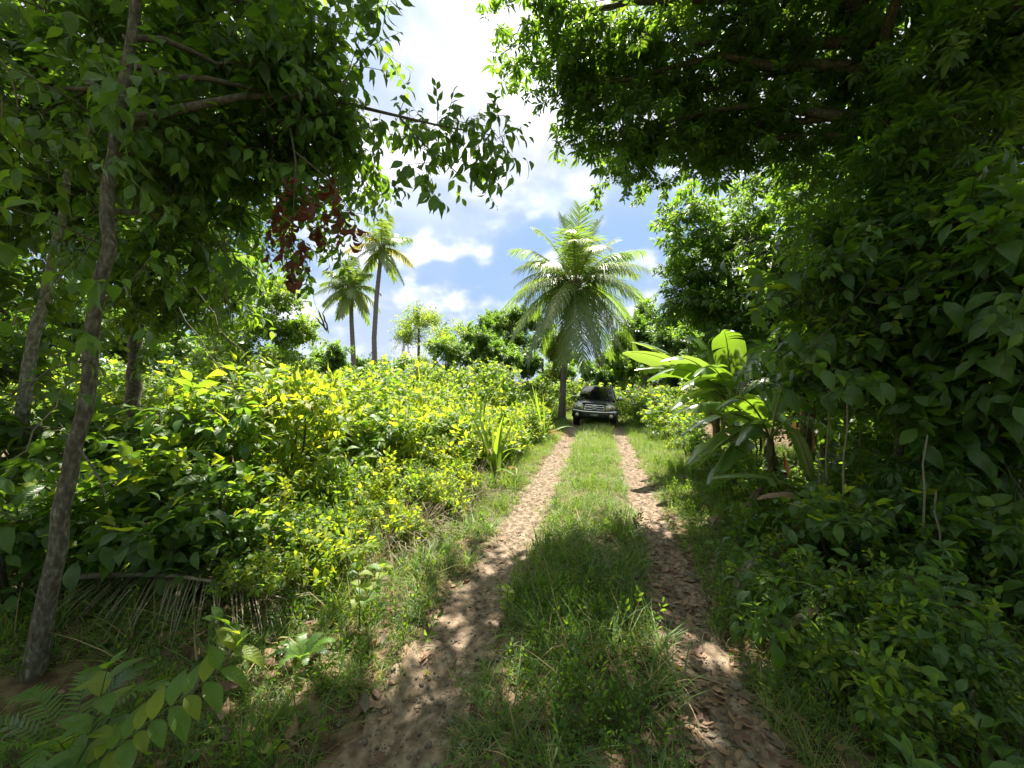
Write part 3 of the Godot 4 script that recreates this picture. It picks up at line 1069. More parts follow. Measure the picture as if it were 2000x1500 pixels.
func build_grass() -> void:
	var green := ["grass", "grass", "grass_pale", "grass", "grass_pale", "grass", "straw"]
	var fine := sward(0.42, 300, 0.10, 0.26, 0.005, green, 0.5, ["herb"], 4)
	var mixed := sward(0.42, 300, 0.12, 0.28, 0.006, green, 0.6, ["herb"], 3)
	var coarse := sward(0.42, 170, 0.18, 0.48, 0.0085, green, 0.9, ["herb", "weed"], 9)
	var herby := sward(0.42, 120, 0.08, 0.24, 0.006, green, 0.8, ["herb", "herb", "weed"], 40)
	var herby2 := sward(0.42, 140, 0.10, 0.30, 0.006, green, 0.8, ["herb", "weed", "herb"], 22)
	var weedy := sward(0.42, 140, 0.12, 0.34, 0.007, green, 0.8, ["weed", "herb"], 14)
	var tuft := []
	for i in 4:
		tuft.append(blade_tuft(11, 0.06, 0.17, 0.006, green, 0.9))
	var squares := [fine, mixed, coarse, herby, herby2, weedy]
	var near_mix := func(u: float, w: float, patch: float) -> int:
		if w > 12.6 and w < 15.4:
			return 2 if rng.randf() < 0.5 else 1
		if w > 9.0 + 3.0 * patch:
			return 1 if rng.randf() < 0.6 else 0
		if w > 4.6 + 2.0 * patch:
			return [0, 1, 4, 0][rng.randi() % 4]
		var pick := rng.randf() + patch * 0.5
		return 2 if pick > 0.62 else 3 if pick > 0.2 else 4
	var sets := turf(squares, -0.66, 0.34, 0.9, 25.0, 0.27, near_mix, 0.55, 1.25)
	sets.append_array(fringe(tuft, [[-0.80, -0.55], [0.26, 0.46]], 900))
	carpet("grass", "grass and low weeds growing on the strip between the two wheel ruts", "grass", sets)
	var verge := func(u: float, w: float, patch: float) -> int:
		if w > 8.0 + 3.0 * patch:
			return [1, 0, 5, 1][rng.randi() % 4]
		return [0, 5, 2, 4, 1][rng.randi() % 5] if u < -1.0 else [5, 3, 4, 5, 0][rng.randi() % 5]
	sets = turf(squares, -2.7, -1.44, 1.0, 22.0, 0.3, verge, 0.7, 1.35)
	sets.append_array(fringe(tuft, [[-1.62, -1.28]], 700))
	carpet("grass", "sunlit grass on the verge between the bare rut and the yellow-green scrub", "grass", sets)
	sets = turf(squares, 1.02, 2.6, 1.0, 24.0, 0.3, verge, 0.7, 1.4)
	sets.append_array(fringe(tuft, [[0.88, 1.2]], 700))
	carpet("grass", "grass and weeds on the verge between the littered rut and the banana plants", "grass", sets)
	var rough := func(u: float, w: float, patch: float) -> int:
		return [2, 5, 5, 3, 4][rng.randi() % 5]
	sets = turf(squares, -7.0, -2.5, 0.9, 12.0, 0.45, rough, 0.8, 1.5)
	sets.append_array(turf(squares, 2.5, 6.5, 0.7, 12.0, 0.42, rough, 0.7, 1.3))
	carpet("undergrowth", "low weeds and grass under the shrubs on both sides of the track", "undergrowth", sets)
	sets = []
	var wild := []
	for i in 2:
		wild.append(sward(1.6, 420, 0.5, 1.1, 0.02, green, 0.6, ["weed"], 20))
	var a := []
	for i in 700:
		var q := xz(rnd(-45.0, 45.0), lerpf(21.0, 60.0, pow(rng.randf(), 1.4)))
		a.append(Transform3D(Basis(Vector3.UP, rnd(0, TAU)).scaled(Vector3.ONE * rnd(0.8, 1.3)), Vector3(q.x, height(q.x, q.y), q.y)))
	for i in 2:
		sets.append(["tall_grass", wild[i], share(a, i, 2)])
	carpet("grass", "rough tall grass growing behind the car among the farther trees", "grass", sets)


func fringe(tufts: Array, strips: Array, n: int) -> Array:
	# single small tufts where turf frays into a rut
	var heaps := [[], [], [], []]
	for s in strips:
		for i in n:
			var w := lerpf(1.0, 22.0, pow(rng.randf(), 1.5))
			var q := xz(rnd(s[0], s[1]), w)
			if soil_noise.get_noise_2d(q.x * 14.0, q.y * 14.0) > -0.12:
				heaps[i % 4].append(Transform3D(Basis(Vector3.UP, rnd(0, TAU)).scaled(Vector3.ONE * rnd(0.5, 1.2)), Vector3(q.x, height(q.x, q.y), q.y)))
	var out := []
	for i in 4:
		out.append(["grass_tuft", tufts[i], heaps[i]])
	return out


func pebble(seed_: int) -> Geo:
	var g := Geo.new()
	var r := RandomNumberGenerator.new()
	r.seed = seed_
	var rows := 5
	var cols := 7
	for i in rows:
		var t := PI * (i + 0.0) / (rows - 1)
		for k in cols:
			var a := TAU * k / cols + i * 0.4
			var s := r.randf_range(0.78, 1.15)
			g.add(Vector3(sin(t) * cos(a) * s, cos(t) * 0.62 * s, sin(t) * sin(a) * s * 0.8))
	for i in rows - 1:
		for k in cols:
			var q := i * cols + k
			var e := i * cols + (k + 1) % cols
			g.quad(q, e, e + cols, q + cols)
	return g


func dry_leaf(seed_: int) -> Geo:
	var r := RandomNumberGenerator.new()
	r.seed = seed_
	return leaf_geo(1.0, r.randf_range(0.42, 0.6), OVATE, 6, r.randf_range(-0.5, 0.6), r.randf_range(-0.9, 1.0), r.randf_range(0.03, 0.10))


func lay(x: float, z: float, size: float, lift: float) -> Transform3D:
	# flat on the ground, any way round
	var b := Basis(Vector3.UP, rnd(0, TAU)) * Basis(Vector3.RIGHT, -PI / 2.0 + rnd(-0.3, 0.3)) * Basis(Vector3.UP, rnd(-0.4, 0.4) + (PI if rng.randf() < 0.4 else 0.0))
	return Transform3D(b.scaled(Vector3.ONE * size), Vector3(x, height(x, z) + lift, z))


func build_litter() -> void:
	var rocks := []
	for i in 4:
		rocks.append(to_mesh([[pebble(70 + i), M.stone if i % 2 else M.stone_dark]]))
	for side in [[RUT_A, 0.31, 0], [RUT_B, 0.27, 1]]:
		var sets := []
		var heaps := [[], [], [], []]
		for i in 9000:
			var u: float = side[0] + rng.randfn() * side[1] * 0.55
			var w := 1.0 + 13.0 * pow(rng.randf(), 1.7)
			var q := xz(u, w)
			var s := 0.002 + 0.006 * pow(rng.randf(), 4.0) + (0.016 * pow(rng.randf(), 18.0))
			heaps[i % 4].append(Transform3D(Basis.from_euler(Vector3(rnd(-0.5, 0.5), rnd(0, TAU), rnd(-0.5, 0.5))).scaled(Vector3.ONE * s), Vector3(q.x, height(q.x, q.y) + 0.008 + s * 0.2, q.y)))
		for i in 4:
			sets.append(["pebbles", rocks[i], heaps[i]])
		carpet("gravel", ["loose gravel strewn over the bare wheel rut", "loose gravel mixed with dry leaves in the littered wheel rut"][side[2]], "gravel", sets)
	# single stones one can point at
	var spots := [[1410, 1448, 0.035], [1395, 1395, 0.022], [1440, 1340, 0.05], [1470, 1470, 0.022], [1330, 1455, 0.02], [880, 1410, 0.022], [905, 1470, 0.025], [835, 1455, 0.02], [870, 1330, 0.018], [1385, 1300, 0.024], [1350, 1250, 0.02], [1500, 1430, 0.026], [920, 1250, 0.016], [1420, 1400, 0.02], [860, 1370, 0.02], [1375, 1350, 0.02]]
	for i in spots.size():
		var s: Array = spots[i]
		var d: float = EYE * F / (s[1] - 745.0)
		var p := at_ground(s[0], d)
		var o := thing("stone", "pale flat stone among dry leaves in the littered rut" if s[0] > 1100 else "small grey-brown stone lying on the bare gravel rut", "stone", p, "stones in the littered rut" if s[0] > 1100 else "stones in the bare rut")
		part("stone_body", rocks[1 if i % 3 == 0 else [0, 2, 3][i % 3]], o, Transform3D(Basis.from_euler(Vector3(0.2, i * 1.7, 0.1)).scaled(Vector3(s[2] * 1.25, s[2], s[2])), Vector3(0, 0.008 + s[2] * 0.2, 0)))
	# leaf litter
	var shapes := []
	for i in 4:
		shapes.append(dry_leaf(90 + i))
	var dry := ["tan_dry", "brown_dry", "grey_dry", "tan_dry"]
	var sets := []
	for i in 4:
		var mesh := to_mesh([[shapes[i], M[dry[i]]]])
		var list := []
		for k in 330:
			var u := RUT_B + rng.randfn() * 0.24
			var w := 1.1 + 4.6 * pow(rng.randf(), 1.7)
			var q := xz(u, w)
			list.append(lay(q.x, q.y, rnd(0.03, 0.10), 0.012 + 0.01 * rng.randf()))
		for k in 26:
			var q := xz(RUT_A - 0.3 + rng.randfn() * 0.18, 1.1 + 5.0 * pow(rng.randf(), 1.3))
			list.append(lay(q.x, q.y, rnd(0.03, 0.11), 0.014))
		for k in 500:
			var q := xz(rnd(-7.0, -1.9) if k % 2 else rnd(1.3, 6.0), rnd(0.8, 9.0))
			list.append(lay(q.x, q.y, rnd(0.05, 0.16), 0.02 + 0.05 * rng.randf()))
		sets.append(["dry_leaf", mesh, list])
	carpet("leaf_litter", "brown leaf litter over the rut and under the shrubs", "leaf litter", sets)
	var meshes := []
	for i in 4:
		meshes.append(to_mesh([[shapes[i], M.tan_dry]]))
	for k in 90:
		var right := k < 66
		var u := RUT_B + rng.randfn() * 0.2 if right else RUT_A - 0.28 + rng.randfn() * 0.12
		var w := 1.55 + 3.0 * pow(rng.randf(), 1.2)
		var q := xz(u, w)
		var o := thing("fallen_leaf", "curled dry brown leaf lying in the littered wheel rut" if right else "large dry leaf lying on the edge of the bare rut", "fallen leaf", Vector3(q.x, height(q.x, q.y), q.y), "fallen leaves in the littered rut" if right else "fallen leaves along the bare rut")
		var x := lay(q.x, q.y, rnd(0.07, 0.15), 0.02)
		x.origin -= o.position
		part("blade", meshes[k % 4], o, x, M[["tan_dry", "brown_dry", "tan_dry", "grey_dry", "tan_dry"][k % 5]])
	for s in [[740, 1315, "yellow"], [826, 1310, "yellow"], [1425, 1270, "amber"], [1318, 1305, "yellow"]]:
		var d: float = EYE * F / (s[1] - 745.0)
		var p := at_ground(s[0], d)
		var o := thing("fallen_leaf", {740: "broad yellow leaf lying below the upright weed by the bare rut", 826: "small yellow leaf standing on edge on the bare rut", 1425: "orange leaf lying at the weedy edge of the littered rut", 1318: "small yellow leaf among brown ones in the littered rut"}[s[0]], "fallen leaf", p)
		var x := lay(p.x, p.z, 0.11 if s[0] == 740 else 0.07, 0.03)
		x.origin -= p
		part("blade", meshes[s[0] % 4], o, x, M[s[2]])


# ------------------------------------------------------------------ the car
func block(g: Geo, c: Vector3, s: Vector3, b: float) -> void:
	# a box with chamfered edges
	var h := s * 0.5
	b = minf(b, minf(h.x, minf(h.y, h.z)) * 0.98)
	var at := {}
	for sx in [-1, 1]:
		for sy in [-1, 1]:
			for sz in [-1, 1]:
				var k := Vector3(sx, sy, sz)
				at[[sx, sy, sz, 0]] = g.add(c + k * Vector3(h.x, h.y - b, h.z - b))
				at[[sx, sy, sz, 1]] = g.add(c + k * Vector3(h.x - b, h.y, h.z - b))
				at[[sx, sy, sz, 2]] = g.add(c + k * Vector3(h.x - b, h.y - b, h.z))
				var t := [at[[sx, sy, sz, 0]], at[[sx, sy, sz, 1]], at[[sx, sy, sz, 2]]]
				if sx * sy * sz > 0:
					g.tri(t[0], t[2], t[1])
				else:
					g.tri(t[0], t[1], t[2])
	for s1 in [-1, 1]:
		fourth(g, c, at[[s1, -1, -1, 0]], at[[s1, 1, -1, 0]], at[[s1, 1, 1, 0]], at[[s1, -1, 1, 0]])
		fourth(g, c, at[[-1, s1, -1, 1]], at[[1, s1, -1, 1]], at[[1, s1, 1, 1]], at[[-1, s1, 1, 1]])
		fourth(g, c, at[[-1, -1, s1, 2]], at[[1, -1, s1, 2]], at[[1, 1, s1, 2]], at[[-1, 1, s1, 2]])
		for s2 in [-1, 1]:
			fourth(g, c, at[[s1, s2, -1, 0]], at[[s1, s2, 1, 0]], at[[s1, s2, 1, 1]], at[[s1, s2, -1, 1]])
			fourth(g, c, at[[s1, -1, s2, 0]], at[[s1, 1, s2, 0]], at[[s1, 1, s2, 2]], at[[s1, -1, s2, 2]])
			fourth(g, c, at[[-1, s1, s2, 1]], at[[1, s1, s2, 1]], at[[1, s1, s2, 2]], at[[-1, s1, s2, 2]])


func fourth(g: Geo, inside: Vector3, a: int, b: int, c: int, d: int) -> void:
	# a quad whose front looks away from inside
	var n := (g.v[c] - g.v[a]).cross(g.v[b] - g.v[a])
	if n.dot((g.v[a] + g.v[c]) * 0.5 - inside) > 0.0:
		g.quad(a, b, c, d)
	else:
		g.quad(a, d, c, b)


func loft(g: Geo, rings: Array, closed: bool, centre: Vector3) -> void:
	var n: int = rings[0].size()
	var first := g.v.size()
	for r in rings:
		for p in r:
			g.add(p)
	for i in rings.size() - 1:
		for k in (n if closed else n - 1):
			var a := first + i * n + k
			var b := first + i * n + (k + 1) % n
			fourth(g, centre, a, b, b + n, a + n)


func disc_ring(z: float, r: float, n: int, x: float) -> Array:
	var out := []
	for k in n:
		var a := TAU * k / n
		out.append(Vector3(x, sin(a) * r, cos(a) * r + z))
	return out


func build_car() -> void:
	var paint := plain("car_paint", lin(0.012, 0.013, 0.016), 0.32)
	paint.metallic = 0.25
	paint.clearcoat_enabled = true
	paint.clearcoat = 1.0
	paint.clearcoat_roughness = 0.06
	var chrome := plain("chrome", lin(0.72, 0.72, 0.73), 0.16)
	chrome.metallic = 1.0
	var black := plain("black_plastic", lin(0.018, 0.018, 0.018), 0.6)
	plain("tyre_rubber", lin(0.020, 0.019, 0.018), 0.85)
	var lens := plain("headlight_lens", lin(0.62, 0.58, 0.40), 0.12)
	lens.clearcoat_enabled = true
	lens.clearcoat = 1.0
	plain("amber_lens", lin(0.55, 0.25, 0.06), 0.2)
	var glass := plain("car_glass", Color(0.02, 0.025, 0.025, 0.5), 0.04)
	glass.transparency = BaseMaterial3D.TRANSPARENCY_ALPHA
	plain("upholstery", lin(0.06, 0.058, 0.055), 0.8)
	plain("plate_paint", lin(0.02, 0.02, 0.022), 0.5)
	plain("plate_letters", lin(0.7, 0.7, 0.68), 0.5)
	var q := xz(MEDIAN - 0.02, 18.35)
	var spot := Vector3(q.x, 0.0, q.y)
	spot.y = (height(xz(RUT_A, 16.9).x, xz(RUT_A, 16.9).y) + height(xz(RUT_B, 16.9).x, xz(RUT_B, 16.9).y)) * 0.5 + 0.008
	var car := thing("off_road_car", "black off-road car with chrome grille and roof rails on the track", "car", spot)
	car.basis = Basis.from_euler(Vector3(0, atan2(-0.2334, 0.9724) - 0.035, 0)) * Basis(Vector3(0, 0, 1), 0.045 * -1.0)
	# lower body
	var g := Geo.new()
	var rings := []
	for s in [[2.36, 0.70, 0.52, 0.93], [2.33, 0.82, 0.48, 1.0], [2.18, 0.89, 0.46, 1.045], [1.7, 0.925, 0.46, 1.085], [1.0, 0.935, 0.46, 1.13], [0.6, 0.94, 0.46, 1.14], [-1.0, 0.94, 0.46, 1.15], [-2.1, 0.92, 0.48, 1.15], [-2.36, 0.86, 0.52, 1.10]]:
		var w: float = s[1]
		var lo: float = s[2]
		var hi: float = s[3]
		var half := [Vector3(w * 0.45, hi, s[0]), Vector3(w * 0.8, hi - 0.015, s[0]), Vector3(w * 0.93, hi - 0.06, s[0]), Vector3(w, hi - 0.2, s[0]), Vector3(w, lo + 0.2, s[0]), Vector3(w * 0.96, lo, s[0])]
		var ring := []
		for p in half:
			ring.append(p)
		half.reverse()
		for p in half:
			ring.append(Vector3(-p.x, p.y, p.z))
		rings.append(ring)
	loft(g, rings, true, Vector3(0, 0.8, 0))
	for e in [0, rings.size() - 1]:
		var c := g.add(Vector3(0, 0.75, rings[e][0].z))
		for k in rings[e].size():
			var a := g.add(rings[e][k])
			var b := g.add(rings[e][(k + 1) % rings[e].size()])
			if e == 0:
				g.tri(a, b, c)
			else:
				g.tri(b, a, c)
	part("body", to_mesh([[g, paint]]), car)
	# bonnet with a raised middle
	g = Geo.new()
	block(g, Vector3(0, 1.085, 1.62), Vector3(1.05, 0.06, 1.25), 0.03)
	part("bonnet", to_mesh([[g, paint]]), car, Transform3D(Basis(Vector3.RIGHT, 0.055), Vector3(0, 0.09, -0.05)))
	# roof and pillars
	g = Geo.new()
	block(g, Vector3(0, 1.70, -0.98), Vector3(1.30, 0.07, 2.25), 0.035)
	part("roof", to_mesh([[g, paint]]), car)
	var corners := [[Vector3(0.80, 1.13, 1.02), Vector3(0.63, 1.69, 0.14)], [Vector3(0.86, 1.13, -0.25), Vector3(0.66, 1.69, -0.35)], [Vector3(0.86, 1.13, -1.25), Vector3(0.66, 1.69, -1.25)], [Vector3(0.84, 1.13, -2.25), Vector3(0.64, 1.69, -2.05)]]
	for s in [-1.0, 1.0]:
		for c in corners:
			g = Geo.new()
			tube(g, [Vector3(c[0].x * s, c[0].y, c[0].z), Vector3(c[0].lerp(c[1], 0.5).x * s * 1.02, c[0].lerp(c[1], 0.5).y, c[0].lerp(c[1], 0.5).z), Vector3(c[1].x * s, c[1].y, c[1].z)], [0.055, 0.05, 0.045], 6)
			part("pillar", to_mesh([[g, paint]]), car)
		for w in 3:
			g = Geo.new()
			var a: Vector3 = corners[w][0] * Vector3(s, 1, 1)
			var b: Vector3 = corners[w + 1][0] * Vector3(s, 1, 1)
			var c: Vector3 = corners[w + 1][1] * Vector3(s, 1, 1)
			var d: Vector3 = corners[w][1] * Vector3(s, 1, 1)
			fourth(g, Vector3(0, 1.3, -0.5), g.add(a), g.add(b), g.add(c), g.add(d))
			part("side_window", to_mesh([[g, glass]]), car)
		g = Geo.new()
		tube(g, [Vector3(0.56 * s, 1.72, 0.02), Vector3(0.56 * s, 1.80, -0.15), Vector3(0.56 * s, 1.81, -1.0), Vector3(0.56 * s, 1.80, -1.85), Vector3(0.56 * s, 1.72, -2.0)], [0.025, 0.025, 0.025, 0.025, 0.025], 6)
		part("roof_rail", to_mesh([[g, black]]), car)
		# door mirror
		g = Geo.new()
		block(g, Vector3(1.06 * s, 1.24, 0.62), Vector3(0.22, 0.17, 0.10), 0.045)
		var mr := part("door_mirror", to_mesh([[g, chrome]]), car)
		g = Geo.new()
		tube(g, [Vector3(0.88 * s, 1.14, 0.62), Vector3(1.0 * s, 1.2, 0.62)], [0.035, 0.03], 6)
		part("mirror_arm", to_mesh([[g, black]]), mr)
		# doors
		for z in [0.3, -0.75]:
			g = Geo.new()
			block(g, Vector3(0.938 * s, 0.83, z), Vector3(0.03, 0.56, 0.98), 0.012)
			var dr := part("door", to_mesh([[g, paint]]), car)
			g = Geo.new()
			block(g, Vector3(0.965 * s, 1.0, z - 0.3), Vector3(0.03, 0.035, 0.18), 0.01)
			part("handle", to_mesh([[g, chrome]]), dr)
		# headlight
		g = Geo.new()
		var lr := []
		for z in [[2.26, 1.0], [2.37, 0.97], [2.395, 0.8]]:
			var ring := []
			for p in [[0.44, 0.80], [0.47, 0.985], [0.60, 1.015], [0.80, 0.985], [0.85, 0.92], [0.84, 0.80], [0.70, 0.765]]:
				ring.append(Vector3((0.645 + (p[0] - 0.645) * z[1]) * s, 0.885 + (p[1] - 0.885) * z[1], z[0] - (p[0] - 0.44) * 0.22))
			lr.append(ring)
		loft(g, lr, true, Vector3(0.645 * s, 0.885, 2.2))
		var cc := g.add(Vector3(0.645 * s, 0.885, 2.375))
		for k in 7:
			var a := g.add(lr[2][k])
			var b := g.add(lr[2][(k + 1) % 7])
			if s > 0:
				g.tri(a, b, cc)
			else:
				g.tri(b, a, cc)
		var hl := part("headlight", to_mesh([[g, lens]]), car)
		g = Geo.new()
		loft(g, [disc(Vector3(0.61 * s, 0.89, 2.33), 0.085, 12), disc(Vector3(0.61 * s, 0.89, 2.40), 0.07, 12), disc(Vector3(0.61 * s, 0.89, 2.385), 0.02, 12)], true, Vector3(0.61 * s, 0.89, 2.2))
		part("reflector", to_mesh([[g, chrome]]), hl)
		g = Geo.new()
		block(g, Vector3(0.83 * s, 0.89, 2.275), Vector3(0.05, 0.13, 0.06), 0.02)
		part("turn_signal", to_mesh([[g, M.amber_lens]]), hl)
		# fog lamp
		g = Geo.new()
		loft(g, [disc(Vector3(0.70 * s, 0.555, 2.36), 0.075, 12), disc(Vector3(0.70 * s, 0.555, 2.43), 0.07, 12), disc(Vector3(0.70 * s, 0.555, 2.44), 0.01, 12)], true, Vector3(0.70 * s, 0.555, 2.2))
		part("fog_lamp", to_mesh([[g, lens]]), car)
		# wheels
		for z in [1.42, -1.38]:
			var wheel := Node3D.new()
			wheel.name = "wheel"
			wheel.position = Vector3(0.80 * s, 0.385, z)
			car.add_child(wheel, true)
			g = Geo.new()
			loft(g, [disc_ring(0, 0.23, 24, -0.12), disc_ring(0, 0.36, 24, -0.13), disc_ring(0, 0.385, 24, -0.10), disc_ring(0, 0.39, 24, 0.0), disc_ring(0, 0.385, 24, 0.10), disc_ring(0, 0.36, 24, 0.13), disc_ring(0, 0.23, 24, 0.12)], true, Vector3.ZERO)
			part("tyre", to_mesh([[g, M.tyre_rubber]]), wheel)
			g = Geo.new()
			loft(g, [disc_ring(0, 0.235, 24, 0.10 * s), disc_ring(0, 0.20, 24, 0.06 * s), disc_ring(0, 0.06, 24, 0.08 * s), disc_ring(0, 0.004, 24, 0.09 * s)], true, Vector3(-0.3 * s, 0, 0))
			part("rim", to_mesh([[g, chrome]]), wheel)
			g = Geo.new()
			var arch := []
			var rr := []
			for k in 11:
				var a := PI * k / 10.0
				arch.append(Vector3(0.93 * s, 0.40 + sin(a) * 0.47, z + cos(a) * 0.47))
				rr.append(0.05)
			tube(g, arch, rr, 6)
			part("wheel_arch", to_mesh([[g, black]]), car)
	# windscreen, slightly bowed
	g = Geo.new()
	for j in 7:
		for i in 11:
			var t := j / 6.0
			var s := i / 5.0 - 1.0
			var p := Vector3(lerpf(0.78, 0.62, t) * s, lerpf(1.13, 1.685, t), lerpf(1.02, 0.15, t))
			g.add(p + Vector3(0, 0.5, 0.85).normalized() * (0.10 * (1.0 - s * s) + 0.035 * sin(PI * t)))
	for j in 6:
		for i in 10:
			fourth(g, Vector3(0, 1.0, 0), j * 11 + i, j * 11 + i + 1, j * 11 + 12 + i, j * 11 + 11 + i)
	var ws := part("windscreen", to_mesh([[g, glass]]), car)
	for s in [-0.35, 0.25]:
		g = Geo.new()
		tube(g, [Vector3(s - 0.12, 1.16, 1.08), Vector3(s + 0.32, 1.19, 1.05)], [0.012, 0.008], 5)
		part("wiper", to_mesh([[g, black]]), ws)
	# inside
	g = Geo.new()
	block(g, Vector3(0, 1.06, 0.62), Vector3(1.5, 0.14, 0.5), 0.04)
	part("dashboard", to_mesh([[g, black]]), car)
	for s in [-0.38, 0.38]:
		g = Geo.new()
		block(g, Vector3(s, 1.12, -0.35), Vector3(0.5, 0.55, 0.16), 0.06)
		block(g, Vector3(s, 1.47, -0.38), Vector3(0.26, 0.17, 0.1), 0.04)
		part("seat", to_mesh([[g, M.upholstery]]), car)
	g = Geo.new()
	block(g, Vector3(0, 1.15, -1.2), Vector3(1.45, 0.6, 0.18), 0.06)
	for s in [-0.45, 0.0, 0.45]:
		block(g, Vector3(s, 1.5, -1.22), Vector3(0.26, 0.16, 0.1), 0.04)
	part("rear_seat", to_mesh([[g, M.upholstery]]), car)
	g = Geo.new()
	block(g, Vector3(0, 1.40, -2.2), Vector3(1.36, 0.58, 0.06), 0.02)
	part("tailgate", to_mesh([[g, paint]]), car)
	g = Geo.new()
	var wheel_pts := []
	var wr := []
	for k in 17:
		var a := TAU * k / 16.0
		wheel_pts.append(Vector3(0.38 + cos(a) * 0.18, 1.17 + sin(a) * 0.16, 0.28 + sin(a) * -0.07))
		wr.append(0.014)
	tube(g, wheel_pts, wr, 6)
	part("steering_wheel", to_mesh([[g, black]]), car)
	# grille
	g = Geo.new()
	block(g, Vector3(0, 0.88, 2.345), Vector3(0.84, 0.22, 0.05), 0.02)
	var grille := part("grille", to_mesh([[g, black]]), car)
	for b in [[0.985, 0.72, 0.045], [0.895, 0.80, 0.055], [0.80, 0.86, 0.035]]:
		g = Geo.new()
		block(g, Vector3(0, b[0], 2.385), Vector3(b[1], b[2], 0.045), 0.014)
		part("grille_bar", to_mesh([[g, chrome]]), grille)
	for s in [-1.0, 1.0]:
		g = Geo.new()
		tube(g, [Vector3(0.42 * s, 0.79, 2.375), Vector3(0.36 * s, 0.99, 2.375)], [0.022, 0.022], 6)
		part("grille_bar", to_mesh([[g, chrome]]), grille)
	g = Geo.new()
	for e in [[0.105, 0.072, 0.0], [0.045, 0.066, 0.0], [0.08, 0.026, 0.03]]:
		var pts := []
		var rr := []
		for k in 21:
			var a := TAU * k / 20.0
			pts.append(Vector3(cos(a) * e[0], 0.90 + e[2] + sin(a) * e[1], 2.425))
			rr.append(0.011)
		tube(g, pts, rr, 6)
	part("emblem", to_mesh([[g, chrome]]), grille)
	# bumper
	g = Geo.new()
	var br := []
	for s in [[-0.93, 2.18], [-0.86, 2.34], [-0.5, 2.41], [0.0, 2.43], [0.5, 2.41], [0.86, 2.34], [0.93, 2.18]]:
		br.append([Vector3(s[0], 0.74, s[1] - 0.12), Vector3(s[0], 0.74, s[1]), Vector3(s[0], 0.66, s[1] + 0.02), Vector3(s[0], 0.46, s[1]), Vector3(s[0], 0.42, s[1] - 0.12)])
	loft(g, br, false, Vector3(0, 0.6, 1.6))
	var bumper := part("bumper", to_mesh([[g, paint]]), car)
	g = Geo.new()
	var strip := []
	for s in [[-0.90, 2.20], [-0.80, 2.36], [-0.42, 2.43], [0.0, 2.45], [0.42, 2.43], [0.80, 2.36], [0.90, 2.20]]:
		strip.append(Vector3(s[0], 0.735 - (0.035 if absf(s[0]) < 0.5 else 0.0), s[1]))
	tube(g, strip, [0.03, 0.033, 0.036, 0.036, 0.036, 0.033, 0.03], 6)
	part("bumper_trim", to_mesh([[g, chrome]]), bumper)
	g = Geo.new()
	block(g, Vector3(0, 0.56, 2.43), Vector3(0.9, 0.16, 0.04), 0.02)
	part("air_intake", to_mesh([[g, black]]), bumper)
	g = Geo.new()
	block(g, Vector3(0.02, 0.575, 2.47), Vector3(0.42, 0.13, 0.015), 0.006)
	var plate := part("licence_plate", to_mesh([[g, M.plate_paint]]), car)
	var tm := TextMesh.new()
	tm.text = "PT 8611"
	var font := SystemFont.new()
	font.font_names = PackedStringArray(["Droid Sans"])
	tm.font = font
	tm.font_size = 22
	tm.pixel_size = 0.0042
	tm.depth = 0.004
	tm.material = M.plate_letters
	part("lettering", tm, plate, Transform3D(Basis(), Vector3(0.02, 0.575, 2.480)))


func disc(c: Vector3, r: float, n: int) -> Array:
	var out := []
	for k in n:
		var a := TAU * k / n
		out.append(c + Vector3(cos(a) * r, sin(a) * r, 0))
	return out


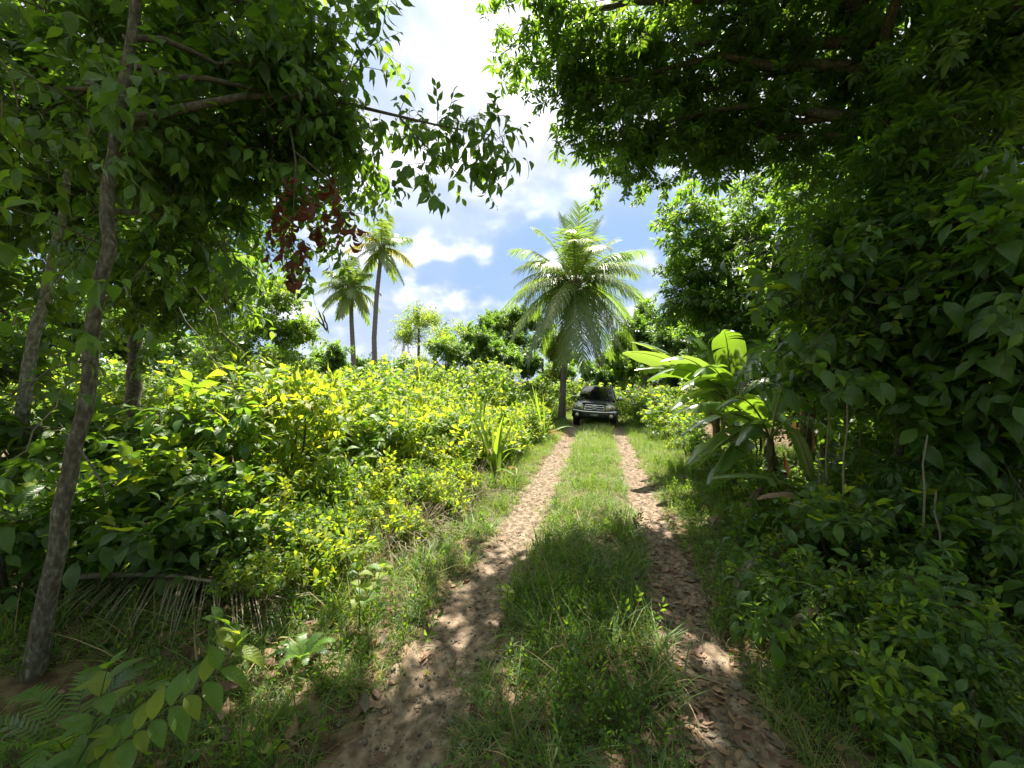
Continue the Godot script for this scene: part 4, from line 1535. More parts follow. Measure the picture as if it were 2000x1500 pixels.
# ------------------------------------------------------------------ trees and shrubs
func build_near_left() -> void:
	# the leaning tree with the drooping leafy branch
	var t := [at_ground(52, 2.35), P(82, 1230, 2.35), P(95, 1120, 2.33), P(128, 960, 2.36), P(172, 770, 2.4), P(188, 620, 2.43), P(214, 480, 2.42), P(207, 400, 2.45), P(232, 240, 2.5), P(275, -40, 2.6), P(330, -420, 2.8)]
	var root := tree({
		name = "leaning_tree", bark = "bark", label = "slender leaning tree with dark drooping leaves and a branch reaching over the track", trunk = t, r0 = 0.043, r1 = 0.024, flare = 0.5, wobble = 0.35, dense = 1.35, fray = 1.4, kinds = ["hanging", "hanging", "hanging"], leaves = 300, lump = 0.4, lift = 0.0, spread = 0.5,
		clumps = [
			[P(420, 260, 3.3), Vector3(0.75, 0.5, 0.5), 9, 11], [P(560, 190, 3.4), Vector3(0.6, 0.5, 0.5), 9, 11], [P(480, 330, 3.5), Vector3(0.6, 0.45, 0.5), 8, 11], [P(630, 240, 3.5), Vector3(0.4, 0.5, 0.4), 8, 10],
			[P(330, 430, 3.4), Vector3(0.6, 0.5, 0.5), 8, 11], [P(440, 70, 3.6), Vector3(0.7, 0.5, 0.6), 8, 11], [P(250, 120, 3.2), Vector3(0.7, 0.5, 0.6), 7, 10], [P(100, 200, 3.0), Vector3(0.7, 0.6, 0.6), 6, 9],
			[P(360, -120, 3.6), Vector3(1.0, 0.5, 0.9), 7, 10], [P(470, -260, 3.6), Vector3(0.7, 0.4, 0.8), 7, 10], [P(400, -420, 3.0), Vector3(1.3, 0.5, 1.0), 9, 11],
		],
	})
	# the branch that reaches over the track
	var base: Vector3 = t[0]
	var b := Geo.new()
	var path := [P(240, 240, 2.5), P(480, 190, 3.0), P(640, 195, 3.3), P(740, 220, 3.45), P(860, 248, 3.5), P(955, 265, 3.5)]
	tube(b, path, [0.035, 0.026, 0.019, 0.014, 0.009, 0.005], 7)
	var limb := world_part("reaching_branch", b, M.bark, root, base)
	var b2 := Geo.new()
	tube(b2, [P(780, 230, 3.46), P(830, 285, 3.45), P(900, 345, 3.42)], [0.009, 0.008, 0.004], 6)
	world_part("side_branch", b2, M.bark, root, base)
	var placed := []
	for s in [
		[730, 235], [760, 250], [790, 245], [820, 255], [850, 262], [880, 265], [910, 270], [935, 268], [955, 262], [970, 275], [975, 300], [985, 320], [840, 290], [860, 310], [885, 330], [905, 345], [930, 340], [950, 330], [800, 300], [770, 290],
		[745, 285], [725, 300], [760, 330], [790, 340], [700, 320], [690, 270], [710, 250], [820, 350], [740, 370], [940, 300], [960, 345], [900, 300], [870, 285], [680, 300], [720, 400], [740, 350], [825, 320], [955, 375], [990, 290], [705, 345], [850, 370], [835, 395],
	]:
		for twice in 2:
			placed.append(["hanging", facing(Vector3(rnd(-0.3, 1.0), rnd(-0.9, 0.2), rnd(-0.7, 0.7)), P(s[0] - 12 + rnd(-14, 14), s[1] - 22 + rnd(-14, 14), rnd(3.2, 3.8)), rnd(0.75, 1.1))])
	for s in [[830, 215], [875, 205], [925, 215], [955, 205], [975, 215], [985, 240], [800, 215], [855, 190]]:
		placed.append(["hanging", facing(Vector3(rnd(-0.2, 0.3), 1.0, rnd(-0.3, 0.3)), P(s[0], s[1] + 40, rnd(3.4, 3.6)), rnd(0.6, 0.85))])
	dress(root, base, placed, 260, "branch_foliage")
	# the sprig overhead
	placed = []
	for s in [[690, -18], [715, -6], [740, 0], [765, -8], [725, 8], [800, -60], [730, -70], [710, -80]]:
		placed.append(["hanging", facing(Vector3(rnd(-0.4, 0.4), -1.0, rnd(-0.2, 0.2)), P(s[0], s[1], 2.9), rnd(0.8, 1.0))])
	var ob := Geo.new()
	tube(ob, [P(330, -420, 2.8), P(540, -260, 2.9), P(700, -110, 2.9), P(800, -80, 2.9)], [0.03, 0.02, 0.012, 0.004], 6)
	world_part("overhead_branch", ob, M.bark, root, base)
	dress(root, base, placed, 60, "overhead_foliage")
	# leafy twigs in front of the trunk
	placed = []
	for s in [[40, 420], [90, 440], [20, 480], [130, 430], [60, 200], [120, 120], [170, 260], [30, 120], [150, 60], [90, 690], [60, 760], [250, 560], [280, 520], [230, 330], [200, 150], [40, 320], [260, 620], [20, 620], [200, 60], [240, 100], [230, 200], [260, 20], [180, 330], [130, 560], [170, 640]]:
		placed.append(["hanging", facing(Vector3(rnd(-0.6, 1.0), rnd(-0.5, 0.4), rnd(-0.4, 0.4)), P(s[0], s[1], rnd(1.95, 2.25)), rnd(0.6, 0.85))])
	var fg := Geo.new()
	for s in [[P(205, 480, 2.42), P(120, 440, 2.2), P(0, 400, 2.0)], [P(235, 260, 2.48), P(150, 200, 2.2), P(20, 130, 2.0)], [P(180, 700, 2.4), P(100, 720, 2.2), P(20, 780, 2.05)], [P(195, 590, 2.42), P(250, 560, 2.3), P(300, 500, 2.25)], [P(150, 870, 2.38), P(190, 930, 2.2), P(210, 980, 2.1)]]:
		tube(fg, s, [0.008, 0.006, 0.003], 5)
	world_part("trunk_twigs", fg, M.bark, root, base)
	dress(root, base, placed, 170, "trunk_foliage")
	# the withered bunch
	placed = []
	for s in [[545, 415], [560, 520], [560, 330], [590, 350], [620, 345], [650, 365], [680, 400], [540, 380], [570, 400], [600, 410], [630, 400], [520, 430], [550, 450], [585, 455], [565, 490], [520, 470], [615, 440], [655, 400], [575, 505], [530, 400], [560, 430], [600, 370], [640, 330], [690, 430]]:
		placed.append(["red", facing(Vector3(rnd(-0.4, 0.4), -1.0, rnd(-0.4, 0.4)), P(s[0] + 10, s[1] + 5, rnd(2.6, 2.85)), rnd(0.65, 1.0))])
	var wb := Geo.new()
	tube(wb, [P(560, 190, 3.4), P(580, 320, 2.75), P(570, 490, 2.7)], [0.012, 0.008, 0.003], 5)
	tube(wb, [P(580, 300, 2.8), P(640, 350, 2.7), P(690, 420, 2.7)], [0.008, 0.006, 0.003], 5)
	world_part("withered_twig", wb, M.stalk, root, base)
	dress(root, base, placed, 260, "withered_leaves")
	# pale slim trunk behind, with leaves of its own
	tree({name = "pale_tree", label = "thin pale-barked tree standing behind the leaning tree", trunk = [at_ground(15, 4.2), P(58, 700, 4.2), P(85, 590, 4.2), P(115, 480, 4.2), P(150, 250, 4.3)], r0 = 0.07, r1 = 0.03, bark = "pale_bark", kinds = ["hanging", "bigleaf"], leaves = 80, lump = 0.4,
		clumps = [[P(150, 250, 4.4), Vector3(0.8, 0.7, 0.7), 8, 10], [P(60, 400, 4.5), Vector3(0.7, 0.6, 0.6), 7, 10], [P(230, 420, 4.8), Vector3(0.8, 0.6, 0.6), 8, 10], [P(20, 150, 4.2), Vector3(0.9, 0.8, 0.7), 8, 10], [P(330, 520, 5.2), Vector3(0.8, 0.6, 0.6), 8, 10]]})
	tree({name = "shade_tree", label = "dense shady tree crowding behind the pale thin trunk", trunk = [at_ground(250, 6.5), P(270, 600, 6.5), P(300, 350, 6.6), P(330, 150, 6.7)], r0 = 0.12, r1 = 0.05, kinds = ["hanging", "mango", "mango"], leaves = 80, lump = 0.4, size = 1.1,
		clumps = [[P(330, 300, 6.6), Vector3(1.4, 1.1, 1.0), 14, 11], [P(200, 450, 6.4), Vector3(1.2, 1.0, 1.0), 12, 11], [P(430, 450, 6.6), Vector3(0.9, 0.8, 0.9), 12, 11], [P(80, 300, 6.2), Vector3(1.3, 1.1, 1.0), 12, 11], [P(450, 150, 6.8), Vector3(1.4, 1.0, 1.0), 12, 11], [P(250, 50, 6.8), Vector3(1.6, 1.2, 1.0), 12, 11], [P(330, 600, 6.2), Vector3(1.0, 0.6, 0.8), 9, 11], [P(420, 560, 6.4), Vector3(0.5, 0.6, 0.6), 7, 11]]})
	tree({name = "shade_tree", label = "dark leafy tree filling the space beside the leaning trunk", trunk = [at_ground(-150, 4.6), P(-130, 500, 4.6), P(-120, 200, 4.6)], r0 = 0.1, r1 = 0.05, kinds = ["bigleaf", "hanging"], leaves = 60, lump = 0.4,
		clumps = [[P(20, 620, 4.4), Vector3(0.8, 0.8, 0.7), 9, 10], [P(-60, 250, 4.4), Vector3(1.2, 1.2, 0.8), 9, 10], [P(60, 50, 4.2), Vector3(1.0, 0.7, 0.7), 8, 10], [P(-80, 850, 3.8), Vector3(0.7, 0.7, 0.6), 7, 9], [Vector3(-3.0, 8.0, -5.2), Vector3(1.4, 0.7, 1.0), 11, 0], [Vector3(-5.2, 7.8, -5.0), Vector3(1.5, 0.8, 1.1), 11, 0], [Vector3(-3.3, 6.6, -4.0), Vector3(1.3, 0.7, 1.0), 12, 10], [Vector3(-4.8, 6.2, -2.6), Vector3(1.4, 0.8, 1.2), 12, 10], [Vector3(-2.4, 6.9, -2.2), Vector3(1.3, 0.6, 1.1), 11, 10], [Vector3(-5.8, 5.6, -4.8), Vector3(1.3, 1.0, 1.0), 12, 10], [Vector3(-4.0, 6.0, 0.2), Vector3(1.6, 0.8, 1.4), 12, 10]]})
	# hanging dry vines
	for v in [[0, 190, 60, 290, 2.3], [10, 120, 100, 350, 2.6], [180, 250, 195, 350, 2.5], [430, 300, 450, 620, 3.6], [470, 330, 415, 700, 3.8], [350, 600, 480, 780, 4.2], [380, 560, 500, 720, 4.3], [0, 640, 130, 520, 2.8], [20, 900, 160, 700, 3.0]]:
		var a := P(v[0], v[1], v[4])
		var c := P(v[2], v[3], v[4] + 0.3)
		var vg := Geo.new()
		tube(vg, wavy(a, c, -0.05, 7, 0.035), taper(0.006, 0.004, 7), 5)
		var o := thing("dry_vine", "thin dry vine stem hanging among the leaves by the leaning tree", "vine", c, "dry vines by the leaning tree")
		world_part("stem", vg, M.dead_rachis, o, c)
	# a broken twig dangling against the sky
	var tw := thing("dangling_twig", "thin dangling vine with a few withered pods against the sky", "vine", P(640, 640, 3.4))
	var tg := Geo.new()
	tube(tg, [P(596, 470, 3.4), P(604, 540, 3.4), P(615, 590, 3.4), P(622, 612, 3.4)], [0.0015, 0.0015, 0.0015, 0.001], 4)
	world_part("stem", tg, M.stalk, tw, tw.position)
	for q in [[622, 605, 635, 645], [630, 612, 643, 652], [616, 620, 640, 650]]:
		tg = Geo.new()
		tube(tg, wavy(P(q[0], q[1], 3.4), P(q[2], q[3], 3.4), 0.01, 5, 0.006), [0.002, 0.007, 0.008, 0.007, 0.008, 0.002], 5)
		world_part("pod", tg, M.brown_dry, tw, tw.position)


func build_scrub() -> void:
	# big-leaved saplings in half shade
	for s in [
		[420, 4.3, 1.9, 0.65, "tall green sapling with broad leaves beside the dry vines"], [560, 5.0, 2.25, 0.7, "sunlit sapling with broad lime leaves at the edge of the yellow-green scrub"], [480, 5.7, 2.45, 0.8, "lush broad-leaved bush under the drooping withered leaves"], [640, 5.8, 2.2, 0.6, "broad-leaved bush with reddish tips between sapling and yellow-green scrub"],
	]:
		shrub("broad_leaf_bush", s[4], "broad-leaved bushes by the scrub", at_ground(s[0], s[1]), s[2], s[3], ["broad", "broad", "bigleaf"] if s[0] < 470 else ["broad", "broad", "scrub"], 120, 90)
	for s in [
		[250, 3.7, 1.25, 0.6, "waist-high dark bush over the butt of the withered palm frond"], [330, 3.5, 0.9, 0.5, "low dark bush above the longest withered palm frond"], [150, 4.4, 1.7, 0.7, "tall dark bush right behind the leaning trunk"], [40, 3.2, 1.2, 0.5, "dark bush at the pale thin trunk's foot"], [390, 3.7, 1.1, 0.5, "dark bush in front of the tall green sapling"], [290, 4.6, 1.8, 0.8, "tall dark bush between leaning trunk and green sapling"],
		[470, 3.5, 0.75, 0.45, "low half-shaded bush beside the tip of the folded withered frond"], [560, 3.7, 0.6, 0.45, "sprawling low bush where the shade meets the dry brush"],
	]:
		shrub("shaded_bush", s[4], "shaded bushes behind the leaning trunk", at_ground(s[0], s[1]), s[2], s[3], ["bigleaf", "bigleaf", "vine"], 75, 50)
	var k := 0
	for s in [
		[650, 6.6, 1.95, 0.85, "yellow-green scrub bush against the broad-leaved bush with reddish tips"], [720, 6.3, 1.5, 0.8, "yellow-green scrub bush leaning towards the dry brush"], [790, 6.9, 1.35, 0.8, "yellow-green scrub bush spilling low over the dry brush"], [735, 7.6, 1.85, 1.0, "yellow-green scrub bush rising behind the two that spill over the dry brush"], [850, 7.7, 1.3, 0.8, "yellow-green scrub bush beside the cane clump with the pale blade"], [670, 8.2, 2.15, 1.0, "yellow-green scrub bush tall and lush in front of the shorter far palm"], [800, 8.9, 1.7, 1.0, "yellow-green scrub bush wedged behind the sunny scrub's middle"], [905, 9.3, 1.15, 0.8, "yellow-green scrub bush small, at the grass verge near the young cane"], [600, 8.6, 2.4, 1.1, "yellow-green scrub bush tallest, under the dangling withered pods"], [870, 10.6, 1.55, 1.0, "yellow-green scrub bush behind the cane clump with the pale blade"], [740, 10.4, 2.0, 1.2, "yellow-green scrub bush in front of the taller far palm"], [960, 11.8, 1.2, 0.8, "yellow-green scrub bush low, by the small cane plant"], [1000, 14.5, 1.3, 0.9, "yellow-green scrub bush low, close to the trunk of the drooping palm"], [930, 12.8, 1.7, 1.1, "yellow-green scrub bush between the tall cane clump and the creeper mounds"], [650, 11.5, 2.3, 1.3, "yellow-green scrub bush tall, at the foot of the shorter far palm"], [820, 12.5, 2.0, 1.3, "yellow-green scrub bush around the tall cane clump with the yellow leaf"], [1040, 17.5, 1.2, 0.9, "yellow-green scrub bush last before the grass under the drooping palm"], [950, 8.2, 0.95, 0.55, "yellow-green scrub bush at the foot of the young cane"], [985, 9.4, 0.95, 0.55, "yellow-green scrub bush in the verge beside the small cane plant"], [1010, 11.3, 1.05, 0.6, "yellow-green scrub bush between the small cane plant and the palm"], [1035, 13.2, 1.15, 0.65, "yellow-green scrub bush under the cane close to the palm"],
	]:
		shrub("yellow_green_shrub", s[4], "yellow-green scrub bushes", at_ground(s[0], s[1]), s[2], s[3], ["scrub", "scrub", "scrub_green", "vine"] if k % 3 else ["scrub_green", "scrub", "broad"], int(110 + 80 * s[3]), 45)
		k += 1
	for s in [[585, 4.6, 0.75, 0.55, "low sparse bush in front of the broad-leaved sapling"], [690, 4.9, 0.7, 0.55, "low sparse bush in front of the scrub bush that leans to the dry brush"], [770, 5.3, 0.65, 0.5, "low sparse bush deep in the dry brush"], [840, 5.9, 0.6, 0.45, "low sparse bush beside the verge at the end of the dry brush"], [640, 4.1, 0.55, 0.45, "low sparse bush between the upright weed and the dry brush"], [520, 4.0, 0.7, 0.5, "low sparse bush under the lush bush with broad leaves"], [880, 6.8, 0.6, 0.45, "low sparse bush in the verge below the small cane"], [930, 8.0, 0.55, 0.4, "low sparse bush smallest, in the verge before the young cane"], [560, 3.3, 0.5, 0.4, "low sparse bush just behind the upright weed"], [760, 4.6, 0.5, 0.4, "low sparse bush at the verge abreast of the dry brush"], [860, 5.4, 0.45, 0.35, "low sparse bush overhanging the grass of the bare rut"], [900, 6.3, 0.5, 0.35, "low sparse bush on the verge short of the young cane"], [640, 3.6, 0.5, 0.4, "low sparse bush beyond the upright weed"], [620, 4.9, 0.85, 0.55, "low sparse bush half buried in sunny scrub"], [735, 5.6, 0.8, 0.5, "low yellowish bush at the front of the sunny scrub"], [800, 6.2, 0.75, 0.5, "low yellowish bush before the cane clumps"]]:
		shrub("low_bush", s[4], "low bushes along the verge", at_ground(s[0], s[1]), s[2], s[3], ["scrub_green", "scrub", "scrub"], 75, 30)
	# dry tangle under the scrub
	var sets := []
	var g := Geo.new()
	for i in 16:
		var a := ball() * 0.28
		a.y = absf(a.y) * 0.7
		tube(g, wavy(Vector3(a.x * 0.4, 0, a.z * 0.4), a * 1.4, rnd(0.0, 0.12), 3, 0.03), taper(0.004, 0.002, 3), 3)
	var list := []
	for i in 230:
		var px := rnd(440, 960)
		var p := at_ground(px, rnd(3.6, 6.5) + maxf(0.0, (px - 700.0) * 0.008))
		if absf(uw(p.x, p.z).x - MEDIAN) > 1.75:
			list.append(Transform3D(Basis(Vector3.UP, rnd(0, TAU)).scaled(Vector3.ONE * rnd(0.8, 1.7)), p))
	sets.append(["dry_twig", to_mesh([[g, M.dead_rachis]]), list])
	var straw := blade_tuft(22, 0.25, 0.6, 0.008, ["straw", "brown_dry", "tan_dry"], 1.4)
	var list2 := []
	for x in list:
		if rng.randf() < 0.6:
			list2.append(x.scaled_local(Vector3.ONE * rnd(0.5, 1.0)))
	sets.append(["dead_grass", straw, list2])
	carpet("dry_brush", "tangle of dry brown twigs and dead grass under the sunny scrub", "brush", sets)
	# creeper-covered mounds
	var mound := 0
	for s in [[775, 15.0, 3.1, 1.7, "creeper-covered green mound highest, under the airy tree"], [705, 17.0, 2.5, 1.6, "creeper-covered green mound low, between the feet of the far palms"], [865, 16.0, 2.5, 1.6, "creeper-covered green mound beside the tall cane clump"], [950, 14.5, 2.85, 1.4, "creeper-covered green mound tall, next to the drooping palm's fronds"], [1005, 18.0, 2.7, 1.6, "creeper-covered green mound behind the drooping palm's hanging fronds"], [640, 19.0, 2.6, 2.0, "creeper-covered green mound under the shorter far palm"], [1060, 21.0, 2.3, 1.6, "creeper-covered green mound low, behind the trunk of the drooping palm"], [800, 20.0, 3.6, 2.0, "creeper-covered green mound broad, below the flat-topped tree"], [560, 15.0, 2.6, 1.8, "creeper-covered green mound behind the broad-leaved bushes"], [910, 20.0, 3.0, 2.0, "creeper-covered green mound in front of the dark dense tree"]]:
		shrub("creeper_mound", s[4], "creeper mounds beyond the scrub", at_ground(s[0], s[1]), s[2], s[3], ["vine", "vine", "vine"] if mound % 2 else ["vine", "vine"], int(150 * s[3]), 24, 1.15)
		mound += 1
	# cane-like plants
	for s in [[835, 10.6, 2.75, "tall cane clump with stiff upright blades and one yellow leaf"], [930, 8.6, 2.3, "cane clump with a pale upright blade above dead straw"], [968, 7.4, 1.65, "young cane with a few arching light green blades"], [1060, 12.0, 2.1, "cane clump with thin arching blades close to the palm"], [1010, 10.2, 1.5, "small cane plant half sunk in the grass verge"]]:
		var p := at_ground(s[0], s[1])
		var o := thing("cane_plant", s[3], "cane", p)
		for i in 15:
			var a := rnd(0, TAU)
			var lean := rnd(0.03, 0.3) if i < 9 else rnd(0.4, 0.9)
			var dir := Vector3(cos(a) * lean, 1, sin(a) * lean)
			var dead := i > 11
			var lg := leaf_geo(s[2] * (rnd(0.75, 1.05) if i < 9 else rnd(0.45, 0.7)), 0.075 * rnd(0.8, 1.2), [0.8, 1.0, 0.98, 0.92, 0.82, 0.66, 0.45, 0.22, 0.0], 9, 0.5, rnd(0.2, 0.7) if i < 9 else rnd(1.2, 2.4))
			var mat: String = "straw" if dead else "yellow" if i == 3 and s[0] == 835 else ["grass", "fresh", "grass_pale"][i % 3]
			part("dead_blade" if dead else "blade", to_mesh([[lg, M[mat]]]), o, facing(dir, Vector3(rnd(-0.06, 0.06), 0.0, rnd(-0.06, 0.06)), 1.0, rnd(0, TAU)))


func build_far_trees() -> void:
	var far := [
		{label = "airy light-leaved tree beside the far palms", d = 28.0, x = 818, top = 578, wide = 62, kinds = ["airy"], n = 18, m = 15, lo = 690, size = 1.5},
		{label = "flat-topped pale green tree between the airy tree and the dark one", d = 25.0, x = 890, top = 628, wide = 58, kinds = ["airy", "far"], n = 16, m = 14, lo = 715, size = 1.3},
		{label = "dark dense tree standing behind the drooping palm", d = 29.0, x = 1000, top = 585, wide = 68, kinds = ["far_dense"], n = 22, m = 14, lo = 720, size = 1.3},
		{label = "rounded olive-green tree beyond the pale banana leaves", d = 25.0, x = 1262, top = 592, wide = 64, kinds = ["far", "far_dense"], n = 22, m = 14, lo = 730, size = 1.2},
		{label = "low far tree seen between scrub and far palms", d = 24.0, x = 640, top = 668, wide = 36, kinds = ["far"], n = 10, m = 12, lo = 740, size = 1.1},
		{label = "bushy tree closing the view right behind the car", d = 27.0, x = 1180, top = 690, wide = 60, kinds = ["far", "far_dense"], n = 16, m = 13, lo = 770, size = 1.2},
		{label = "distant tree rising over the creeper mounds by the palm", d = 34.0, x = 1085, top = 640, wide = 58, kinds = ["far"], n = 16, m = 12, lo = 730, size = 1.4},
		{label = "low spreading tree filling the gap under the airy tree", d = 23.0, x = 850, top = 655, wide = 60, kinds = ["far", "airy"], n = 18, m = 0, lo = 775, size = 1.1},
		{label = "low leafy tree under the dark dense one", d = 24.0, x = 960, top = 650, wide = 62, kinds = ["far", "far_dense"], n = 20, m = 0, lo = 775, size = 1.1},
		{label = "low leafy tree right behind the palm trunk", d = 25.0, x = 1060, top = 668, wide = 56, kinds = ["far"], n = 18, m = 0, lo = 775, size = 1.1},
		{label = "low leafy tree between car roof and olive-green tree", d = 29.0, x = 1235, top = 655, wide = 64, kinds = ["far"], n = 18, m = 0, lo = 770, size = 1.3},
		{label = "low leafy tree above the pale banana leaves", d = 22.0, x = 1320, top = 640, wide = 60, kinds = ["far", "far_dense"], n = 20, m = 0, lo = 770, size = 1.1},
		{label = "low tree at the end of the scrub under the far palms", d = 30.0, x = 730, top = 698, wide = 60, kinds = ["far"], n = 14, m = 0, lo = 765, size = 1.2},
		{label = "distant dark tree behind the olive-green one", d = 33.0, x = 1330, top = 600, wide = 60, kinds = ["far_dense"], n = 16, m = 12, lo = 730, size = 1.5},
	]
	for f in far:
		var w: float = f.wide / F * f.d
		var mid := P(f.x, (f.top + f.lo) * 0.5, f.d)
		var tall: float = (f.lo - f.top) * 0.5 / F * f.d
		var cl := []
		for q in 9:
			var a := TAU * q / 9.0 + rnd(-0.3, 0.3)
			var out := rnd(0.25, 0.78)
			var hgt := rnd(-0.75, 0.85) * (1.15 - out * 0.7)
			cl.append([mid + Vector3(cos(a) * out * w, hgt * tall, sin(a) * out * w), Vector3(w * rnd(0.22, 0.4), tall * rnd(0.16, 0.32), w * rnd(0.22, 0.4)), maxi(3, f.n / 4), 0])
		tree({name = "far_tree", label = f.label, trunk = [at_ground(f.x, f.d), mid - Vector3.UP * tall * 0.8, mid + Vector3.UP * tall * 0.4], r0 = 0.16, r1 = 0.06, kinds = f.kinds, leaves = 20, dense = 1.7 if f.kinds[0] != "airy" else 1.1, size = f.size * 1.05, fray = 0.5, clumps = cl})
	# the tree with fan-shaped leaves over the scrub
	tree({name = "fan_leaf_tree", label = "open tree with fan-shaped leaf sprays above the broad-leaved bushes", trunk = [at_ground(455, 11.5), P(470, 680, 11.5), P(500, 600, 11.5)], r0 = 0.09, r1 = 0.04, kinds = ["fan", "fan", "airy"], leaves = 60, lump = 0.36, size = 1.25, lift = 0.6,
		clumps = [[P(530, 580, 11.5), Vector3(0.8, 0.35, 0.7), 9, 9], [P(490, 640, 11.4), Vector3(1.2, 0.45, 0.9), 12, 9], [P(560, 640, 11.5), Vector3(0.7, 0.3, 0.7), 9, 9], [P(450, 560, 11.6), Vector3(0.8, 0.7, 0.8), 9, 9], [P(500, 700, 11.5), Vector3(1.3, 0.5, 1.0), 10, 9]]})
	# bushes that close the view around the car
	for s in [[1240, 17.0, 1.4, 1.1, "rounded green bush right beside the car's mirror"], [1290, 16.0, 1.5, 1.2, "rounded green bush between the car and the banana leaves"], [1250, 21.0, 1.9, 1.5, "rounded green bush behind the car, below the olive tree"], [1140, 23.0, 2.1, 1.5, "rounded green bush behind the car, near the palm trunk"], [1190, 25.0, 2.3, 1.7, "rounded green bush straight behind the car's roof"], [1310, 12.5, 1.3, 0.9, "rounded green bush on the verge under the pale banana leaves"], [1330, 19.0, 2.4, 1.6, "rounded green bush tall, between olive tree and pale banana leaves"], [1110, 27.0, 2.6, 1.8, "rounded green bush far behind the palm trunk"],
		[1480, 9.0, 2.2, 1.0, "tall leafy bush closing the gap behind the glowing banana leaf"], [1600, 9.0, 2.6, 1.1, "tall leafy bush behind the tall banana plant"], [1700, 8.2, 2.6, 1.1, "dark leafy bush behind the bare stems"], [1420, 11.5, 2.2, 1.1, "leafy bush under the sunny fresh-leaved tree"], [1830, 7.5, 2.6, 1.1, "leafy bush deep behind the foot of the huge dark tree"],
		[40, 8.5, 2.6, 1.2, "leafy bush deep behind the pale thin trunk"], [160, 9.5, 2.8, 1.3, "leafy bush under the dense shady tree"], [280, 10.5, 2.8, 1.3, "leafy bush between shady tree and fan-leaved tree"], [390, 10.0, 2.6, 1.2, "leafy bush at the foot of the fan-leaved tree"], [-60, 7.0, 2.4, 1.1, "leafy bush behind the dark tree by the leaning trunk"]]:
		shrub("roadside_bush", s[4], "bushes closing the view", at_ground(s[0], s[1]), s[2], s[3], ["vine", "scrub_green", "vine"], int(130 * s[3]), 24, 1.1)
	# a line of trees that closes the horizon on both sides
	var hz := [[420, 32.0, 640, 110, "background tree behind the fan-leaved tree"], [300, 22.0, 600, 120, "background tree dense, behind the shady tree on the scrub's far side"], [560, 38.0, 690, 70, "background tree low, between fan-leaved tree and far palms"], [120, 18.0, 560, 150, "background tree deep behind the thin pale trunk"], [1420, 24.0, 560, 110, "background tree beyond the sunny fresh-leaved tree"], [1560, 18.0, 480, 150, "background tree beyond the tall banana plant"], [1750, 15.0, 420, 170, "background tree deep behind the bare stems"], [1950, 13.0, 420, 170, "background tree in the deepest shade past the hanging vines"], [960, 45.0, 650, 110, "background tree far behind the dark dense tree"], [1240, 45.0, 640, 120, "background tree far behind the olive-green tree"], [720, 48.0, 705, 90, "background tree far off between the far palms"], [-60, 15.0, 500, 160, "background tree deep behind the leaning trunk"]]
	for i in hz.size():
		var h: Array = hz[i]
		var w: float = h[3] * 0.5 / F * h[1]
		var top := P(h[0], h[2], h[1])
		var foot := at_ground(h[0], h[1])
		var mid := foot.lerp(top, 0.55)
		var tall := (top.y - foot.y) * 0.5
		tree({name = "wood_tree", label = h[4], group = "background trees", trunk = [foot, mid, top - Vector3.UP * tall * 0.3], r0 = 0.15, r1 = 0.05, kinds = [["far", "far_dense"], ["far"], ["far_dense"]][i % 3], leaves = 0, dense = 2.2, size = 1.9,
			clumps = [[mid, Vector3(w, tall, w), 14, 12], [mid + Vector3.UP * tall * 0.4, Vector3(w * 0.8, tall * 0.6, w * 0.8), 10, 12]]})


func build_added_shade() -> void:
	# unseen trees added round the camera to block sky and shade the foreground
	for s in [[-6.5, 3.5, 8.5], [-2.6, 6.0, 9.5], [2.6, 6.5, 9.5], [6.5, 4.0, 9.0], [8.5, 0.0, 9.0], [-8.0, -0.5, 8.0], [0.5, 10.0, 10.0]]:
		var foot := Vector3(s[0], height(s[0], s[1]), s[1])
		var top: Vector3 = foot + Vector3.UP * s[2]
		tree({name = "wood_tree", label = "tall leafy tree added out of view to shade the foreground", group = "added shade trees out of view", trunk = [foot, foot.lerp(top, 0.4), foot.lerp(top, 0.75)], r0 = 0.2, r1 = 0.08, kinds = ["mango", "hanging"], leaves = 0, fray = 0.0, dense = 1.0, size = 1.9,
			clumps = [[foot.lerp(top, 0.85), Vector3(2.4, 1.6, 2.2), 26, 0], [foot.lerp(top, 0.5), Vector3(2.2, 2.0, 2.0), 20, 0], [foot.lerp(top, 0.2), Vector3(2.0, 1.5, 1.6), 12, 0]]})


